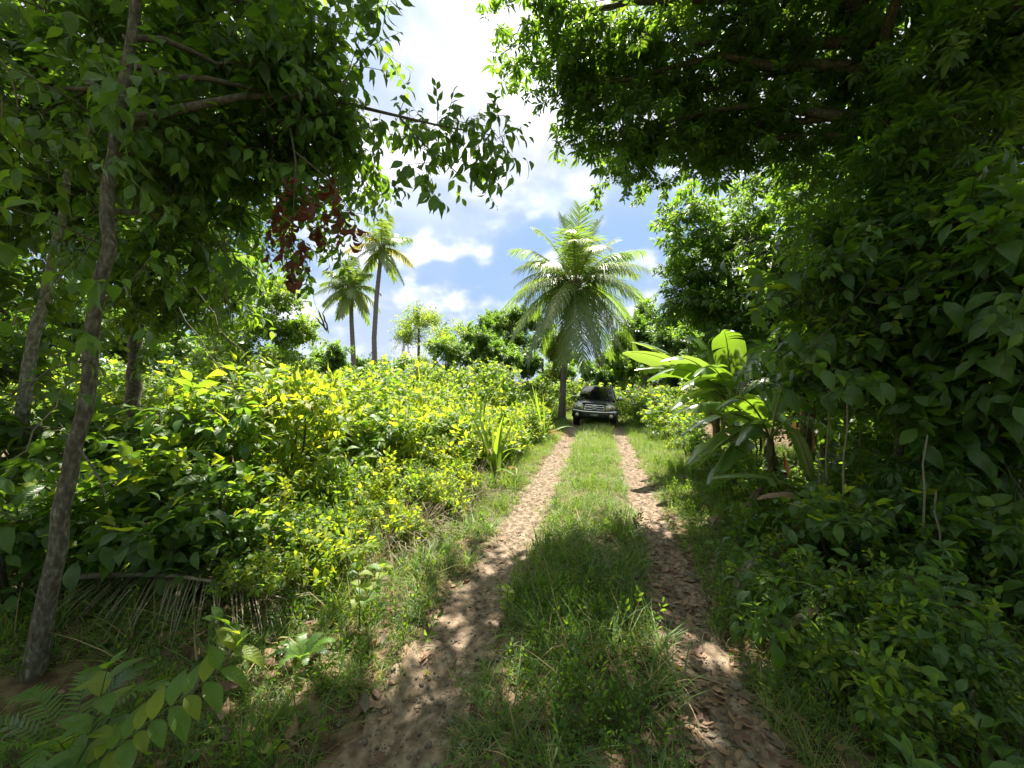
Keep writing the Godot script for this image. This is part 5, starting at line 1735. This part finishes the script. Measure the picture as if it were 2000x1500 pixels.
func build_right() -> void:
	# the great overhanging tree
	var t := [at_ground(1830, 4.9), P(1815, 700, 4.9), P(1790, 350, 5.0), P(1700, 100, 5.3), P(1560, -150, 5.6), P(1480, -420, 5.6)]
	tree({
		name = "overhanging_tree", label = "huge dark tree spreading its canopy over the littered side of the track", trunk = t, r0 = 0.22, r1 = 0.1, kinds = ["mango", "mango", "mango", "mango"], leaves = 300, dense = 2.0,
		clumps = [
			[P(1055, 40, 6.0), Vector3(0.75, 0.7, 0.8), 11, 12], [P(1130, 170, 6.0), Vector3(0.35, 0.6, 0.6), 7, 12], [P(1200, 120, 6.1), Vector3(0.9, 0.9, 0.9), 13, 13], [P(1215, 270, 6.2), Vector3(0.75, 0.55, 0.7), 11, 13], [P(1310, 290, 6.3), Vector3(0.7, 0.45, 0.7), 9, 13],
			[P(1320, 60, 6.0), Vector3(1.1, 1.0, 1.0), 14, 13], [P(1330, 190, 6.1), Vector3(0.9, 0.7, 0.9), 12, 13], [P(1450, 120, 5.9), Vector3(1.1, 1.1, 1.0), 14, 13], [P(1430, 300, 6.2), Vector3(0.8, 0.5, 0.8), 10, 13], [P(1590, 60, 5.6), Vector3(1.1, 1.0, 1.0), 14, 13],
			[P(1580, 240, 5.8), Vector3(1.0, 0.8, 0.9), 12, 13], [P(1740, 100, 5.3), Vector3(1.1, 1.0, 0.9), 13, 13], [P(1720, 300, 5.5), Vector3(1.0, 0.8, 0.9), 12, 13], [P(1890, 60, 4.9), Vector3(1.1, 1.0, 0.9), 13, 13], [P(1880, 260, 5.0), Vector3(1.0, 0.9, 0.9), 12, 13], [P(1800, 340, 4.2), Vector3(0.6, 0.5, 0.3), 8, 0], [P(1880, 170, 4.1), Vector3(0.6, 0.6, 0.3), 8, 0], [P(1960, 60, 4.0), Vector3(0.6, 0.5, 0.3), 8, 0], [P(1760, 440, 4.3), Vector3(0.5, 0.4, 0.3), 6, 0], [P(2020, 160, 4.6), Vector3(1.0, 1.2, 0.9), 12, 13], [P(2000, 380, 4.8), Vector3(0.9, 0.8, 0.8), 10, 12],
			[Vector3(3.0, 10.0, -7.0), Vector3(1.3, 0.8, 1.3), 11, 0], [Vector3(5.4, 9.8, -6.8), Vector3(1.6, 0.9, 1.4), 12, 0], [Vector3(7.6, 9.0, -5.6), Vector3(1.6, 1.0, 1.4), 12, 0], [Vector3(2.6, 10.2, -5.0), Vector3(1.6, 0.8, 1.2), 11, 0], [Vector3(5.2, 9.8, -4.4), Vector3(1.6, 0.8, 1.2), 11, 0], [Vector3(-0.2, 9.4, -5.3), Vector3(1.8, 0.5, 0.6), 8, 0], [Vector3(-2.4, 9.3, -5.2), Vector3(1.3, 0.5, 0.9), 12, 0], [Vector3(-1.6, 8.6, -4.2), Vector3(1.4, 0.6, 1.0), 12, 0], [Vector3(0.2, 8.6, -4.3), Vector3(1.7, 0.7, 1.3), 17, 12], [Vector3(2.2, 8.4, -4.4), Vector3(1.7, 0.8, 1.5), 13, 12], [Vector3(4.2, 7.8, -4.0), Vector3(1.7, 0.9, 1.5), 13, 12], [Vector3(1.2, 7.6, -2.6), Vector3(1.6, 0.7, 1.2), 11, 12], [Vector3(3.2, 7.0, -2.4), Vector3(1.6, 0.8, 1.2), 11, 12], [Vector3(5.2, 6.2, -2.4), Vector3(1.6, 1.0, 1.2), 12, 12], [Vector3(-1.4, 8.2, -3.4), Vector3(1.3, 0.6, 1.1), 9, 11], [Vector3(5.6, 8.4, -5.6), Vector3(1.8, 0.9, 1.5), 14, 12], [Vector3(6.8, 6.8, -3.6), Vector3(1.6, 1.2, 1.5), 14, 12], [Vector3(3.4, 7.6, -0.4), Vector3(2.2, 0.9, 1.6), 14, 12], [Vector3(0.3, 8.3, -1.2), Vector3(2.0, 0.8, 1.6), 16, 12], [Vector3(-0.8, 8.4, 1.4), Vector3(2.4, 0.9, 1.8), 16, 12], [Vector3(6.0, 6.4, 0.4), Vector3(2.0, 1.2, 1.8), 14, 12],
		],
	})
	tree({name = "sunny_tree", label = "bushy tree with sunlit fresh leaves below the overhanging canopy", trunk = [at_ground(1440, 9.2), P(1430, 650, 9.2), P(1420, 480, 9.2)], r0 = 0.11, r1 = 0.05, kinds = ["mango", "mango", "mango"], leaves = 140, lump = 0.4, lift = 0.1, size = 1.1,
		clumps = [[P(1345, 440, 9.0), Vector3(0.65, 0.7, 0.8), 12, 13], [P(1420, 500, 9.2), Vector3(0.95, 1.2, 1.0), 18, 13], [P(1350, 540, 9.0), Vector3(0.7, 0.6, 0.7), 10, 13], [P(1380, 610, 8.9), Vector3(0.75, 0.4, 0.7), 9, 12], [P(1500, 420, 9.0), Vector3(1.0, 1.1, 0.9), 14, 13], [P(1490, 600, 9.0), Vector3(0.9, 0.7, 0.9), 12, 12], [P(1325, 590, 8.8), Vector3(0.4, 0.25, 0.4), 4, 10]]})
	tree({name = "shade_tree", label = "dark tangled tree behind the tall banana plant", trunk = [at_ground(1620, 7.8), P(1610, 600, 7.8), P(1600, 350, 7.8)], r0 = 0.12, r1 = 0.05, kinds = ["mango", "bigleaf", "mango"], leaves = 60, lump = 0.4, size = 1.1,
		clumps = [[P(1580, 420, 7.6), Vector3(1.2, 1.1, 1.0), 14, 12], [P(1680, 560, 7.2), Vector3(1.2, 1.0, 1.0), 13, 12], [P(1600, 620, 7.8), Vector3(1.0, 0.9, 0.9), 12, 12], [P(1720, 380, 7.4), Vector3(1.2, 1.0, 1.0), 12, 12], [P(1540, 740, 7.6), Vector3(0.9, 0.6, 0.8), 9, 11], [P(1470, 650, 8.4), Vector3(0.8, 0.7, 0.7), 10, 0], [P(1410, 700, 9.4), Vector3(0.8, 0.6, 0.7), 9, 0], [P(1520, 560, 7.8), Vector3(0.9, 0.8, 0.8), 11, 0], [P(1640, 780, 7.0), Vector3(0.9, 0.7, 0.8), 10, 0]]})
	tree({name = "shade_tree", label = "broad-leaved tree hiding the foot of the huge dark tree", trunk = [at_ground(1760, 4.2), P(1755, 800, 4.2), P(1745, 560, 4.2)], r0 = 0.05, r1 = 0.03, kinds = ["bigleaf", "hanging", "bigleaf", "vine"], leaves = 200, lump = 0.4, size = 1.05,
		dense = 1.0, clumps = [[P(1600, 640, 4.8), Vector3(0.4, 0.4, 0.4), 7, 6], [P(1640, 760, 4.3), Vector3(0.4, 0.35, 0.35), 6, 6], [P(1600, 480, 4.8), Vector3(0.5, 0.4, 0.4), 7, 6], [P(1640, 560, 4.0), Vector3(0.5, 0.35, 0.4), 9, 6], [P(1720, 600, 4.0), Vector3(0.6, 0.5, 0.5), 10, 6], [P(1750, 720, 3.9), Vector3(0.6, 0.45, 0.5), 10, 6], [P(1840, 560, 3.9), Vector3(0.6, 0.5, 0.5), 9, 6]]})
	tree({name = "shade_tree", label = "tree with large hanging pale-backed leaves in deep shade", trunk = [at_ground(2120, 3.4), P(2100, 700, 3.4), P(2060, 420, 3.3)], r0 = 0.06, r1 = 0.03, kinds = ["bigleaf", "hanging"], leaves = 150, lump = 0.4, size = 1.15,
		clumps = [[P(1960, 540, 3.2), Vector3(0.35, 0.3, 0.3), 7, 6], [P(2000, 700, 3.3), Vector3(0.5, 0.5, 0.4), 9, 7], [P(1960, 420, 3.5), Vector3(0.5, 0.4, 0.5), 8, 7], [P(2060, 560, 3.2), Vector3(0.5, 0.5, 0.5), 8, 7], [P(1930, 850, 3.6), Vector3(0.5, 0.4, 0.4), 7, 6]]})
	for s in [[1700, 3.9, 0.9, 0.5, "dark bush low, beside the glossy bush"], [1800, 3.6, 1.1, 0.55, "dark bush behind the weed with long pale leaves"], [1900, 3.3, 1.0, 0.5, "dark bush behind the dim round-leaved weed"], [1980, 2.9, 0.9, 0.45, "dark bush at the dark end of the verge"], [1850, 4.6, 1.7, 0.8, "dark bush at the foot of the huge dark tree"], [2050, 3.8, 1.8, 0.8, "dark bush under the large hanging pale-backed leaves"], [1740, 5.6, 1.8, 0.8, "dark bush behind the bare stems"], [2000, 5.0, 2.2, 0.9, "dark bush tall, in the deepest shade"]]:
		shrub("shaded_bush", s[4], "shaded bushes under the overhanging tree", at_ground(s[0], s[1]), s[2], s[3], ["bigleaf", "vine", "mango"], 80, 36)
	shrub("glossy_bush", "small bush with rounded glossy leaves under the banana plants", "", at_ground(1635, 3.5), 0.95, 0.36, ["vine", "vine", "bigleaf"], 42, 120, 0.9)
	for s in [[1500, 6.4, 0.55, 0.4, "low leafy bush behind the torn low banana leaf"], [1440, 7.6, 0.6, 0.4, "low leafy bush between the two tallest banana stems"], [1350, 9.4, 0.6, 0.45, "low leafy bush in the verge below the pale banana leaves"], [1490, 4.3, 0.4, 0.3, "low leafy bush beside the dead banana leaves"], [1600, 5.4, 0.7, 0.4, "low leafy bush at the foot of the tall banana plant"], [1455, 6.1, 0.75, 0.45, "low leafy bush hiding the stem below the glowing banana leaf"], [1400, 7.1, 0.7, 0.45, "low leafy bush hiding the stem below the pale banana leaves"], [1510, 4.9, 0.7, 0.4, "low leafy bush in front of the low banana plant"], [1560, 3.9, 0.6, 0.4, "low leafy bush between the glossy bush and the littered rut"], [1500, 3.5, 0.45, 0.35, "small leafy bush above the folded dry banana leaf"], [1640, 2.9, 0.55, 0.4, "dim leafy bush below the glossy bush"], [1760, 2.7, 0.6, 0.4, "dim leafy bush beside the weed with long pale leaves"], [1850, 2.3, 0.55, 0.4, "dim leafy bush crowding the weed with round leaves"], [1700, 2.1, 0.35, 0.35, "low dim bush above the bright seedling in the corner"], [1930, 1.9, 0.5, 0.4, "dim bush at the dark corner of the verge"], [1560, 2.6, 0.35, 0.3, "low bush under the arching shoot"], [1340, 10.4, 0.8, 0.5, "leafy bush in the sunny verge past the banana plants"]]:
		shrub("low_bush", s[4], "low bushes under the banana plants", at_ground(s[0], s[1]), s[2], s[3], ["bigleaf", "scrub_green", "weed"], 50, 30)
	# vines hanging out of the canopy
	for v in [[1640, 330, 1600, 640, 5.2], [1720, 250, 1745, 560, 4.8], [1850, 200, 1830, 480, 4.4], [1560, 380, 1530, 600, 6.0], [1930, 300, 1900, 640, 3.8], [1450, 420, 1470, 620, 7.0], [1790, 420, 1770, 700, 4.4]]:
		var a := P(v[0], v[1], v[4])
		var c := P(v[2], v[3], v[4] - 0.2)
		var g := Geo.new()
		tube(g, wavy(a, c, -0.04, 8, 0.05), taper(0.008, 0.004, 8), 5)
		var o := thing("hanging_vine", "thin vine stem hanging from the huge dark tree", "vine", c, "vines of the huge dark tree")
		world_part("stem", g, M.stalk, o, c)
		var placed := []
		for q in 4:
			placed.append(["vine", facing(ball() + Vector3.DOWN * 0.5, a.lerp(c, 0.25 + 0.2 * q), rnd(0.7, 1.0))])
		dress(o, c, placed, 24)
	# bare stems in the shade
	for s in [[1655, 780, 1640, 1010, 3.7], [1625, 700, 1610, 960, 4.2], [1812, 850, 1800, 1060, 3.2], [1830, 960, 1850, 1060, 3.1], [1590, 720, 1560, 900, 5.0], [1680, 700, 1675, 900, 4.6], [1600, 880, 1615, 1010, 4.0]]:
		var a := P(s[0], s[1], s[4])
		var c := at_ground(s[2], s[4])
		var g := Geo.new()
		tube(g, wavy(c - Vector3.UP * 0.05, a, 0.0, 6, 0.02), taper(0.011, 0.006, 6), 5)
		var o := thing("bare_stem", "thin bare stem standing in the shade behind the glossy bush", "stem", c, "bare stems in the shade")
		world_part("stalk", g, M.dead_rachis, o, c)


func leafy_stem(called: String, label: String, paths: Array, L: float, W: float, mats: Array, gap: float, opposite: bool, droop := 0.6, tilt := 0.0) -> void:
	# a plant whose every leaf is a part of its own
	var base: Vector3 = paths[0][0]
	base.y = height(base.x, base.z)
	var root := thing(called, label, "plant", base)
	var shapes := []
	for i in 3:
		shapes.append(to_mesh([[leaf_geo(L * [1.0, 0.85, 1.1][i], W * [1.0, 0.9, 1.05][i], OVATE, 10, 0.28, droop * [1.0, 0.6, 1.4][i], 0.02, 0.012), M[mats[0]]]]))
	for path in paths:
		var c := Curve3D.new()
		for p in path:
			c.add_point(p)
		var n := 8
		var pts := []
		for i in n + 1:
			pts.append(c.sample_baked(c.get_baked_length() * i / n))
		var g := Geo.new()
		tube(g, pts, taper(0.006, 0.002, n), 6)
		world_part("stem", g, M.green_stalk, root, base)
		var k := 0
		var s := gap * 1.5
		while s < c.get_baked_length():
			var p := c.sample_baked(s)
			var tan_ := (c.sample_baked(minf(s + 0.02, c.get_baked_length())) - c.sample_baked(s - 0.02)).normalized()
			var flat := tan_.cross(Vector3.UP)
			flat = (flat if flat.length() > 0.2 else Vector3.RIGHT.rotated(Vector3.UP, k * 2.4)).normalized()
			if tan_.y > 0.8:
				flat = flat.rotated(Vector3.UP, k * 1.57)
			for side in ([-1.0, 1.0] if opposite else [1.0 if k % 2 else -1.0]):
				var dir: Vector3 = flat.rotated(tan_, tilt * rnd(0.8, 1.2)) * side + tan_ * 0.5 + Vector3.UP * rnd(-0.1, 0.25)
				part("leaf", shapes[rng.randi() % 3], root, Transform3D(Basis(), -base) * facing(dir, p, rnd(0.8, 1.1)), M[mats[rng.randi() % mats.size()]])
			k += 1
			s += gap * rnd(0.85, 1.15)
		for i in 3:
			part("leaf", shapes[1], root, Transform3D(Basis(), -base) * facing((c.sample_baked(c.get_baked_length()) - c.sample_baked(c.get_baked_length() - 0.05)).normalized() + ball() * 0.5, c.sample_baked(c.get_baked_length()), 0.7), M[mats[0]])


func grounded(px: float, py: float, d: float) -> Vector3:
	var p := P(px, py, d)
	p.y = maxf(p.y, height(p.x, p.z))
	return p


func build_small_plants() -> void:
	leafy_stem("sapling", "pale green sapling leaning out of the shade below the fern", [
		[at_ground(60, 1.75), P(170, 1500, 1.6), P(290, 1412, 1.6), P(420, 1318, 1.65), P(460, 1268, 1.7)], [P(120, 1540, 1.6), P(165, 1460, 1.6), P(190, 1370, 1.62), P(205, 1310, 1.62)], [P(420, 1318, 1.65), P(440, 1290, 1.7), P(470, 1245, 1.72), P(430, 1212, 1.75)]], 0.15, 0.068, ["fresh", "lime", "fresh"], 0.075, true, 0.7, 0.9)
	leafy_stem("tall_weed", "upright weed with broad drooping leaves at the edge of the bare rut", [[at_ground(700, 2.85), P(702, 1180, 2.85), P(698, 1115, 2.85)], [P(702, 1190, 2.85), P(730, 1150, 2.8), P(745, 1110, 2.8)]], 0.13, 0.075, ["fresh", "mid", "lime"], 0.085, true, 0.9)
	leafy_stem("tall_weed", "leafy weed bending out of the grass beside the withered palm frond", [[at_ground(420, 3.3), P(415, 1130, 3.25), P(385, 1070, 3.2)]], 0.11, 0.06, ["fresh", "mid"], 0.09, true)
	leafy_stem("creeping_shoot", "arching shoot with small oval leaves over the littered rut", [[at_ground(1700, 2.6), P(1620, 1150, 2.55), P(1540, 1165, 2.5), P(1450, 1230, 2.5)], [P(1600, 1150, 2.55), P(1540, 1130, 2.6), P(1480, 1125, 2.65)], [P(1560, 1160, 2.5), P(1500, 1190, 2.5), P(1470, 1190, 2.5)]], 0.095, 0.052, ["mid", "fresh", "mid"], 0.045, false, 0.6, 0.7)
	leafy_stem("tall_weed", "weed with long pale leaves standing in front of the dark shade", [[at_ground(1860, 2.3), P(1855, 1200, 2.3), P(1830, 1120, 2.3), P(1850, 1070, 2.3)]], 0.13, 0.06, ["mid", "fresh"], 0.075, true)
	leafy_stem("tall_weed", "dim weed with round leaves at the foot of the pale-leaved weed", [[at_ground(1830, 2.15), P(1850, 1330, 2.1), P(1790, 1240, 2.1)]], 0.11, 0.065, ["mid"], 0.08, true)
	leafy_stem("seedling", "small bright seedling low in the corner of the shaded verge", [[at_ground(1785, 1.62), P(1785, 1480, 1.62)]], 0.14, 0.05, ["fresh"], 0.04, true, 0.3)
	leafy_stem("seedling", "bright seedling with jagged leaves beside the bare rut's inner edge", [[at_ground(990, 3.05), P(992, 1175, 3.05), P(990, 1150, 3.05)]], 0.10, 0.06, ["fresh", "lime"], 0.05, true, 0.4)
	leafy_stem("seedling", "lone yellowish seedling among grass by the sapling", [[at_ground(530, 1.85), P(532, 1470, 1.85)]], 0.10, 0.05, ["lime", "yellow"], 0.05, true, 0.7)
	leafy_stem("seedling", "broad-leaved seedling at the edge of the littered rut", [[at_ground(1527, 2.55), P(1527, 1285, 2.55)]], 0.10, 0.06, ["lime", "fresh"], 0.05, true, 0.5)
	# ferns
	for s in [[130, 1360, 1.85, "fern with arching feathery fronds at the foot of the leaning tree"], [590, 1310, 2.5, "small fern growing in the grass near the upright weed"]]:
		var d: float = s[2]
		var base := at_ground(s[0], d)
		var o := thing("fern", s[3], "fern", base)
		for i in 8:
			var a := TAU * i / 8.0 + 0.3
			var r := 0.42 if s[0] < 300 else 0.2
			var tip := base + Vector3(cos(a) * r, 0.28 * r / 0.42, sin(a) * r * 0.8)
			frond(o, base, base + Vector3.UP * 0.03, base.lerp(tip, 0.5) + Vector3.UP * r * 0.65, tip, "fresh" if i % 3 else "mid", r * 0.22, 22, 0.15, "green_stalk", "frond", 0.014)
	# withered palm fronds on the ground
	var n := 0
	for s in [[[112, 1150], [330, 1180], [560, 1262], 3.1, "withered palm frond lying from the leaning trunk towards the grass", 0.9], [[150, 1135], [300, 1100], [440, 1035], 3.5, "folded withered palm frond pointing up into the shaded bushes", 0.35], [[190, 1128], [300, 1125], [400, 1145], 3.3, "short withered palm frond between the two longer ones", 0.4]]:
		var a := grounded(s[0][0], s[0][1], s[3])
		var b := grounded(s[1][0], s[1][1] - 15, s[3])
		var c := grounded(s[2][0], s[2][1], s[3] - 0.1)
		for p in 1:
			a.y = maxf(a.y, height(a.x, a.z) + 0.28)
			b.y = maxf(b.y, height(b.x, b.z) + 0.34)
			c.y = maxf(c.y, height(c.x, c.z) + 0.12)
		var base := Vector3(c.x, height(c.x, c.z), c.z)
		var o := thing("fallen_frond", s[4], "palm frond", base)
		frond(o, base, a, b, c, "grey_dry", s[5], 58, 0.09, "dead_rachis", "leaflets", 0.008)
		n += 1


# ------------------------------------------------------------------ everything
func _ready() -> void:
	# camera, sky, sun, exposure
	rng.seed = 20240611
	soil_noise.seed = 3
	soil_noise.frequency = 0.12
	soil_noise.fractal_octaves = 3
	var cam := Camera3D.new()
	cam.name = "camera"
	cam.fov = rad_to_deg(2.0 * atan(750.0 / F))
	cam.near = 0.05
	cam.far = 2000.0
	cam.position = Vector3(0, EYE, 0)
	cam.rotation.x = -atan(5.0 / F)
	cam.current = true
	add_child(cam)
	var env := Environment.new()
	env.background_mode = Environment.BG_SKY
	env.sky = Sky.new()
	env.sky.sky_material = build_sky()
	env.tonemap_mode = Environment.TONE_MAPPER_LINEAR
	env.tonemap_exposure = 3.4
	env.sdfgi_enabled = true
	env.ssao_enabled = true
	env.ssil_enabled = true
	var we := WorldEnvironment.new()
	we.name = "world"
	we.environment = env
	add_child(we)
	var sun := DirectionalLight3D.new()
	sun.name = "sun"
	sun.light_energy = 1.6
	sun.light_color = Color(1.0, 0.965, 0.90)
	sun.light_angular_distance = 0.5
	sun.shadow_enabled = true
	add_child(sun)
	sun.look_at_from_position(to_sun * 50.0, Vector3.ZERO, Vector3.RIGHT)
	make_materials()
	build_ground()
	build_far_trees()
	build_palms()
	build_added_shade()
	build_right()
	build_near_left()
	build_scrub()
	build_bananas()
	build_car()
	build_grass()
	build_litter()
	build_small_plants()
